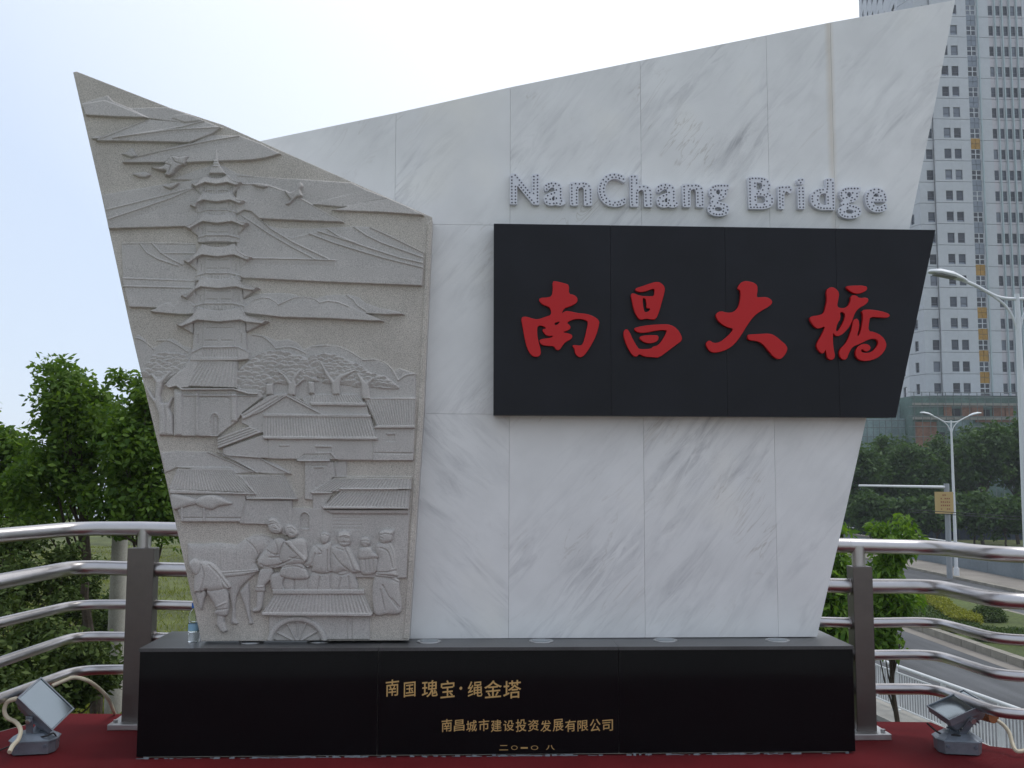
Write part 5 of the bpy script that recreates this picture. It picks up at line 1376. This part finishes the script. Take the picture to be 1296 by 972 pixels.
# traffic arm with yellow poster
sp = at(1201, 700, 56.5)
t = thing('sign_gantry', (sp.x, 56.5, GZ + .14), 'grey post with a long horizontal bar reaching left over the road', 'gantry')
b = MB(); pole_tube(b, sp.x, 56.5, GZ + .14, at(1201, 612, 56.5).z, .16, .15); b.build('post', M['grey_pole'], t, smooth=True)
a0, a1 = at(1087, 614.5, 56.5), at(1200, 616.5, 56.5)
b = MB(); b.tube([a1, a0], [.085, .06], 10); b.build('bar', M['lamp_white'], t, smooth=True)
c0 = at(1200.5, 700, 56); t = thing('poster_banner', (at(1195, 650, 56.2).x, 56.2, at(1195, 650, 56.2).z), 'yellow poster with brown writing hung on the grey gantry post', 'poster')
p0, p1 = at(1184, 650, 56.2), at(1206, 622.5, 56.2)
b = MB(); b.box((p0.x, 56.18, p0.z), (p1.x, 56.24, p1.z)); b.build('panel', M['poster'], t)
rnd = random.Random(3)
for k in range(5):
    z = p1.z - (.14 + .16*k)*(p1.z - p0.z); x = p0.x + .3*(p1.x - p0.x)
    for j in range(5):
        if rnd.random() < .25: continue
        b = MB(); xx = x + j*.11*(p1.x-p0.x); b.box((xx, 56.17, z - .05), (xx + .07, 56.178, z + .02*rnd.random() + .02)); o = b.build('ink_mark', M['poster_ink'], t)
for py in (624, 647):
    q0, q1 = at(1183, py, 56.3), at(1207, py, 56.3)
    b = MB(); b.tube([q0, q1], .03, 6); b.build('bracket', M['grey_pole'], t)
# sagging dark wires low across the far side
for i, (y0, y1, y2) in enumerate(((645, 650, 654), (648, 653, 658))):
    cord('overhead_wire', [at(1150, y0, 54), at(1230, y1, 48), at(1300, y2, 44), at(1420, y2 - 4, 40)], .02, M['cable'], 'thin dark wire sagging past the %s of the yellow poster' % ('lower edge' if i else 'lower part'), 'wire', 6)

# white pipe fence on the ledge
fence = thing('white_fence', F0, 'white painted steel fence with close upright bars running beside the road below the deck', 'fence')
fl0 = F0 - fd*22; fl1 = F1 + fd*6.5; FH = 1.1; z0 = GZ + .12
b = MB(); b.tube([fl0 + Vector((0, 0, FH)), fl1 + Vector((0, 0, FH))], .042, 10); b.build('top_rail', M['whitepaint'], fence, smooth=True)
for h in (.10, FH - .16):
    b = MB(); b.tube([fl0 + Vector((0, 0, h)), fl1 + Vector((0, 0, h))], .022, 8); b.build('bar', M['whitepaint'], fence, smooth=True)
bal = MB(); bal.box((-.011, -.011, .10), (.011, .011, FH - .16)); bal = bal.mesh('baluster', M['whitepaint'])
fpm = MB(); fpm.box((-.04, -.04, -.02), (.04, .04, FH)); fpm.box((-.08, -.08, 0), (.08, .08, .03)); fpm = fpm.mesh('post', M['whitepaint'])
Lf = (fl1 - fl0).length; k = 0; d_ = 0; base_inv = Matrix.Translation(-fence.location)
fa = math.atan2(fd.y, fd.x)
start = max(0, Lf - 23.5)
while d_ < Lf:
    p = fl0 + fd*d_
    if k % 18 == 0:
        o = link_mesh('post', fpm, fence, tuple(p - F0)); o.rotation_euler.z = fa
    elif d_ > start:
        o = link_mesh('baluster', bal, fence, tuple(p - F0)); o.rotation_euler.z = fa
    k += 1; d_ += .115
# far wall with a rail and blue hoarding behind
fw = thing('parapet_wall', (31.3, 70, GZ), 'low blue-grey parapet wall with a steel rail along the far pavement', 'wall')
y = 30.0
while y < 150:
    b = MB(); b.box((31.2, y + .02, GZ), (31.5, y + 5.98, GZ + 1.05)); b.build('wall_section', M['bluewall'], fw)
    b = MB(); b.box((31.14, y + .02, GZ + 1.053), (31.56, y + 5.98, GZ + 1.17)); b.build('coping', M['pave'], fw)
    for q in (0, 2, 4):
        b = MB(); b.box((31.32, y + q, GZ + 1.172), (31.38, y + q + .06, GZ + 1.62)); b.build('rail_post', M['whitepaint'], fw)
    y += 6
b = MB(); b.tube([(31.35, 30, GZ + 1.65), (31.35, 150, GZ + 1.65)], .045, 8); b.build('top_rail', M['whitepaint'], fw, smooth=True)
hb = thing('hoarding', (60, 92, GZ), 'dark blue corrugated hoarding standing behind the street trees', 'hoarding')
pan = MB()
for k in range(10): pan.box((k*.3, 0 if k % 2 else .06, 0), (k*.3 + .3, .04 if k % 2 else .10, 2.6))
pan = pan.mesh('panel', M['hoarding'])
for k in range(24): link_mesh('panel', pan, hb, (-32 + k*3.05, 0, 0))
# planting on the median
rg = np.random.default_rng(3)
def ball_shrub(px, py, Y, r, label):
    p = at(px, py, Y); t = thing('ball_shrub', (p.x, Y, GZ + .16), label, 'shrub', 'round clipped shrubs on the median')
    v = rg.normal(size=(6000, 3)); v /= np.linalg.norm(v, axis=1)[:, None]; v = v*rg.uniform(.80, 1.03, 6000)[:, None]
    C = np.array([p.x, Y, p.z]) + v*r*np.array([1, 1, .85])
    link_mesh('crown', leaves_mesh('crown', C, .11, int(px), M['leaf_hedge'], droop=0), t)
    b = MB(); b.tube([(p.x, Y, GZ + .1), (p.x, Y, p.z)], [.06, .04], 7); b.build('trunk', M['bark'], t)
ball_shrub(1251, 783, 40.0, .66, 'front round clipped shrub on the median, nearest the kerb'); ball_shrub(1259, 773, 44, .56, 'back round clipped shrub on the median, half behind its neighbour')
def hedge(top, bot, h, n, m, label, seed, size=.14):
    r2 = np.random.default_rng(seed); C = []
    T = [gd(x, y, GZ + h) for x, y in top]; B_ = [gd(x, y, GZ + h) for x, y in bot]; k = len(T) - 1
    for _ in range(n):
        t_ = r2.uniform(0, k - 1e-6); i = int(t_); a_ = T[i].lerp(T[i+1], t_-i); b_ = B_[i].lerp(B_[i+1], t_-i); p = a_.lerp(b_, r2.uniform())
        C.append((p.x, p.y, GZ + .16 + (h - .16)*r2.uniform(.3, 1.0)))
    tag(link_mesh('hedge', leaves_mesh('hedge', np.array(C), size, seed, m, droop=-.3), None), label, 'hedge', kind='stuff')
hedge([(1166,748),(1190,750),(1212,768),(1242,779)], [(1168,755),(1186,767),(1206,780),(1238,784)], .55, 16000, M['leaf_yellow'], 'curving yellow-green clipped hedge on the median', 61)
hedge([(1140,752),(1168,757),(1204,782),(1236,786)], [(1130,772),(1160,780),(1200,793),(1238,794)], .40, 16000, M['leaf_hedge'], 'dark green planting in front of the yellow-green hedge', 62)
hedge([(1234,792),(1300,796)], [(1234,799),(1300,805)], .50, 9000, M['leaf_hedge'], 'low dark clipped hedge in front of the round shrubs', 63)

# ================================================================== TOWER BLOCK
YB = 150.0
FLH = 3.37
tower = thing('tower_block', (at(1240, 500, YB).x, YB, GZ), 'tall pale office tower with rows of small windows and a vertical window strip', 'building')
sB = YB/FPX
zB0 = at(1240, 499, YB).z - .2                  # foot of the visible storeys
NF = 27
pane_cache = {}
def window_mesh(w_, h_, kind):
    key = (round(w_, 2), round(h_, 2), kind)
    if key in pane_cache: return pane_cache[key]
    f = MB(); t_ = .07
    f.box((-w_/2, 0, 0), (w_/2, .12, t_)); f.box((-w_/2, 0, h_-t_), (w_/2, .12, h_)); f.box((-w_/2, 0, t_), (-w_/2+t_, .12, h_-t_)); f.box((w_/2-t_, 0, t_), (w_/2, .12, h_-t_))
    if kind == 'cross':
        f.box((-.06, -.02, t_), (.06, .10, h_-t_)); f.box((-w_/2+t_, -.021, h_*.5-.06), (-.061, .10, h_*.5+.06)); f.box((.061, -.021, h_*.5-.06), (w_/2-t_, .10, h_*.5+.06))
    else:
        f.box((-w_/2+t_, .01, h_*.36), (w_/2-t_, .10, h_*.36+.06))
    fm = f.mesh('window', M['frame_white'] if kind == 'cross' else M['frame'])
    g = MB(); g.box((-w_/2+t_+.002, .06, t_+.002), (w_/2-t_-.002, .08, h_-t_-.002)); gm = g.mesh('pane', M['pane'])
    s_ = MB(); s_.box((-w_/2+t_+.01, 0, 0), (w_/2-t_-.01, .03, h_*.34), Matrix.Rotation(R(-24), 4, 'X')); sm = s_.mesh('open_sash', M['spandrel'])
    gms = []
    for pm in ('pane', 'pane_pale', 'pane_dark'):
        g2 = gm.copy(); g2.materials.clear(); g2.materials.append(M[pm]); gms.append(g2)
    pane_cache[key] = (fm, gms, sm, h_); return pane_cache[key]
rndw = random.Random(77)
def facade(O, U, cols, width, z_base, nf, win_h, sill, parent, depth=.30, wall_m='tower', ribs=(), strip=()):
    """O: left foot, U: unit vector to the right along the face; cols: (u_left, u_right, kind)"""
    Nn = Vector((-U.y, U.x, 0))                  # into the building
    def W(u, w_, z): q = O + U*u + Nn*w_; return Vector((q.x, q.y, z))
    def bx(b, u0, u1, w0, w1, z0, z1):
        vs = [W(u, w_, z) for z in (z0, z1) for u, w_ in ((u0, w0), (u1, w0), (u1, w1), (u0, w1))]
        b.add(vs, [(0, 3, 2, 1), (4, 5, 6, 7), (0, 1, 5, 4), (1, 2, 6, 5), (2, 3, 7, 6), (3, 0, 4, 7)])
    rot = math.atan2(U.y, U.x)
    edges = [0.0]
    for c_ in cols: edges += [c_[0], c_[1]]
    edges.append(width)
    wb = MB(); pk = MB()
    for k in range(nf):
        za = z_base + k*FLH; zb_ = za + FLH - .07; zs = za + sill; zh = zs + win_h
        for i in range(0, len(edges), 2):                                          # piers
            if edges[i+1] - edges[i] > .02: bx(wb, edges[i], edges[i+1], 0, depth, za, zb_)
        for c_ in cols:
            if c_[2] == 'strip': continue
            tgt = pk if c_[2] == 'narrow' else wb
            off = .10 if c_[2] == 'narrow' else .012
            bx(tgt, c_[0]+.002, c_[1]-.002, off, depth, za, zs); bx(tgt, c_[0]+.002, c_[1]-.002, off, depth, zh, zb_)
    wb.build('wall', M[wall_m], parent)
    if pk.v: pk.build('recessed_wall', M['tower_pink'], parent)['kind'] = 'stuff'
    jb = MB(); bx(jb, .05, width-.05, depth+.01, depth+.4, z_base - .5, z_base + nf*FLH); jb.build('wall_core', M['tower_joint'], parent)
    for u0, u1 in ribs:
        rb = MB(); bx(rb, u0, u1, -.32, -.002, z_base, z_base + nf*FLH); rb.build('rib', M['tower_green'], parent)
    for k in range(nf):
        za = z_base + k*FLH; zs = za + sill
        for c_ in cols:
            wd = c_[1]-c_[0]
            if c_[2] == 'strip':
                fm, gm, sm, _ = window_mesh(wd-.01, win_h, 'cross'); z_ = zs
            else:
                fm, gm, sm, _ = window_mesh(wd-.01, win_h-.01, 'plain'); z_ = zs + .005
            pw = W((c_[0]+c_[1])/2, .14, z_)
            o = link_mesh('window', fm, parent, tuple(pw - parent.location)); o.rotation_euler.z = rot
            g = link_mesh('pane', gm[rndw.choice((0, 0, 0, 1, 2, 2, 2))], o, (0, 0, 0))
            if c_[2] == 'plain' and rndw.random() < .62 and k > 2:
                s_ = link_mesh('open_sash', sm, o, (0, -.02, .08))
            if c_[2] == 'strip':
                sb = MB(); m_ = 'orange' if (k in orange) else 'spandrel'
                um = (c_[0]+c_[1])/2
                for u0, u1 in ((c_[0]+.01, um-.03), (um+.03, c_[1]-.01)):
                    zc_ = zs + win_h + .03; zd_ = zs + FLH - .03; zm = (zc_+zd_)/2
                    for zz0, zz1 in ((zc_, zm-.03), (zm+.03, zd_)): bx(sb, u0, u1, .12, .2, zz0, zz1)
                sb.build('spandrel_panel', M[m_], parent)
def ux(px): return at(px, 480, YB).x
x_l = ux(1193.5); orange = {0, 1, 2, 3, 5, 11}
colsF = [(1206, 1215, 'plain'), (1219.3, 1228.3, 'plain'), (1240.5, 1253, 'strip'), (1269.5, 1275.5, 'narrow'), (1279, 1285, 'narrow'), (1289, 1295, 'narrow'), (1298.5, 1304.5, 'narrow'), (1308, 1314, 'narrow')]
C2 = [(ux(a)-x_l, ux(b_)-x_l, k) for a, b_, k in colsF]
WH = 13.4*sB; SL = .32
ribs = [(ux(a)-x_l, ux(a+1.4)-x_l) for a in (1254.2, 1276.6, 1286.2, 1295.8, 1305.2)]
facade(Vector((x_l, YB, 0)), Vector((1, 0, 0)), C2, ux(1345)-x_l, zB0, NF, WH, SL, tower, ribs=ribs)
# corner bay, set back
x2 = ux(1174)
facade(Vector((x2, YB + .5, 0)), Vector((1, 0, 0)), [(ux(1184)-x2, ux(1193)-x2, 'plain')], x_l - x2 - .01 + .0, zB0, NF, WH, SL, tower)
# slanted faces going back on the left
p2 = Vector((x2, YB + .5, 0)); uY = lambda px, Y: at(px, 480, Y).x
dirs = [(uY(1151, YB + 4), YB + 4.0), (uY(1139, YB + 12), YB + 12.0), (uY(1101, YB + 50), YB + 50)]
prev = p2; cset = [[.40, .62], [.35, .7], None]
for i, (xx, yy) in enumerate(dirs):
    q = Vector((xx, yy, 0)); U = (prev - q); L_ = U.length; U.normalize()
    if i < 2: cc = [(L_*cset[i][0], L_*cset[i][1], 'plain')]
    else: cc = [(L_*f, L_*f + 2.2, 'plain') for f in (.12, .3, .48, .66, .84)]
    facade(q, U, cc, L_, zB0, NF - (0 if i < 2 else 0), WH, SL, tower); prev = q
# body and roof behind the faces
q1, q2, q3 = dirs
fp = [(x2 + 1, YB + 1.4), (q1[0] + .9, q1[1] + 1.2), (q2[0] + .9, q2[1] + .8), (q3[0] + 1.5, q3[1]), (ux(1345), YB + 50), (ux(1345), YB + 1.4)]
b = MB(); b.zprism(fp, GZ, zB0 + NF*FLH); b.build('core', M['tower_joint'], tower)
b = MB(); b.zprism([(x2 - .5, YB - .4), (q1[0] - .6, q1[1] - .4), (q2[0] - .6, q2[1]), (q3[0] - 1, q3[1]), (ux(1345) + .4, YB + 50), (ux(1345) + .4, YB - .4)], zB0 + NF*FLH + .01, zB0 + NF*FLH + 1.2); b.build('roof', M['tower'], tower)

# ---- podium wrapped in nets and scaffold
pod = thing('podium', (at(1200, 600, 141).x, 141, GZ), 'half-built brick podium wrapped in green nets and scaffold tubes at the foot of the tower', 'building')
def X1(px): return at(px, 540, 140).x
def Z1(py): return at(1200, py, 140).z
b = MB(); b.box((X1(1157), 140.3, GZ), (X1(1400), 149, Z1(501))); b.build('wall', M['net'], pod)
b = MB(); b.box((X1(1085), 143, GZ), (X1(1157) - .02, 149, Z1(528))); b.build('wall', M['netblue'], pod)
b = MB(); b.box((X1(1136), 144.5, Z1(527.8)), (X1(1157) - .03, 149, Z1(508))); b.build('wall', M['netblue'], pod)
for x0, x1, y0, y1, m in ((1159, 1189, 512, 525, 'net'), (1196, 1206, 512, 527, 'brickbay'), (1207.5, 1216.5, 517, 527, 'dark'), (1218, 1230, 512, 527, 'brickbay'), (1231, 1246, 512, 527, 'brickbay'), (1247, 1254, 518, 527, 'dark'), (1258, 1273, 512, 527, 'brickbay'), (1274, 1284, 512, 527, 'brickbay'), (1290, 1310, 512, 527, 'brickbay'),
                         (1159, 1186, 534, 566, 'brickbay'), (1187, 1196, 547, 568, 'dark'), (1200, 1232, 531, 545, 'netblue'), (1236, 1300, 529, 534, 'brickbay')):
    b = MB(); b.box((X1(x0), 140.12, Z1(y1)), (X1(x1), 140.295, Z1(y0))); b.build('bay', M[m], pod)
for z in (Z1(510), Z1(528)):
    b = MB(); b.box((X1(1156.5), 139.9, z - .35), (X1(1400), 140.29, z)); b.build('ledge', M['concrete'], pod)
sc = thing('scaffold', (at(1200, 600, 139).x, 139, GZ), 'thin grid of scaffold tubes in front of the netted podium', 'scaffold')
def tube1(a, c_, name): b = MB(); b.tube([a, c_], .05, 5, cap=False); b.build(name, M['scaffold'], sc)
X2 = lambda px: at(px, 540, 138.8).x
Z2 = lambda py: at(1200, py, 138.8).z
for px in range(1158, 1330, 10): tube1((X2(px), 138.8, GZ), (X2(px), 138.8, Z2(496)), 'standard')
for py in (496.5, 503, 515, 527, 540, 553, 566): tube1((X2(1150), 138.7, Z2(py)), (X2(1330), 138.7, Z2(py)), 'ledger')
for px in range(1092, 1156, 8): tube1((X2(px), 141.8, GZ), (X2(px), 141.8, Z2(530 - (18 if px > 1134 else 0))), 'standard')
for py in (531, 540, 552): tube1((X2(1085), 141.7, Z2(py)), (X2(1157), 141.7, Z2(py)), 'ledger')

# ================================================================== AIR
hz = MB(); hz.box((-420, -30, -12), (420, 260, 118))
hm = bpy.data.materials.new('thin_haze'); hm.use_nodes = True
ht = hm.node_tree; ht.nodes.remove(ht.nodes['Principled BSDF'])
pv = ht.nodes.new('ShaderNodeVolumePrincipled'); pv.inputs['Color'].default_value = (0.86, 0.92, 1.0, 1); pv.inputs['Density'].default_value = 0.0005
pv.inputs['Anisotropy'].default_value = 0.3
ht.links.new(pv.outputs[0], ht.nodes['Material Output'].inputs['Volume'])
tag(hz.build('haze', hm), kind='stuff')
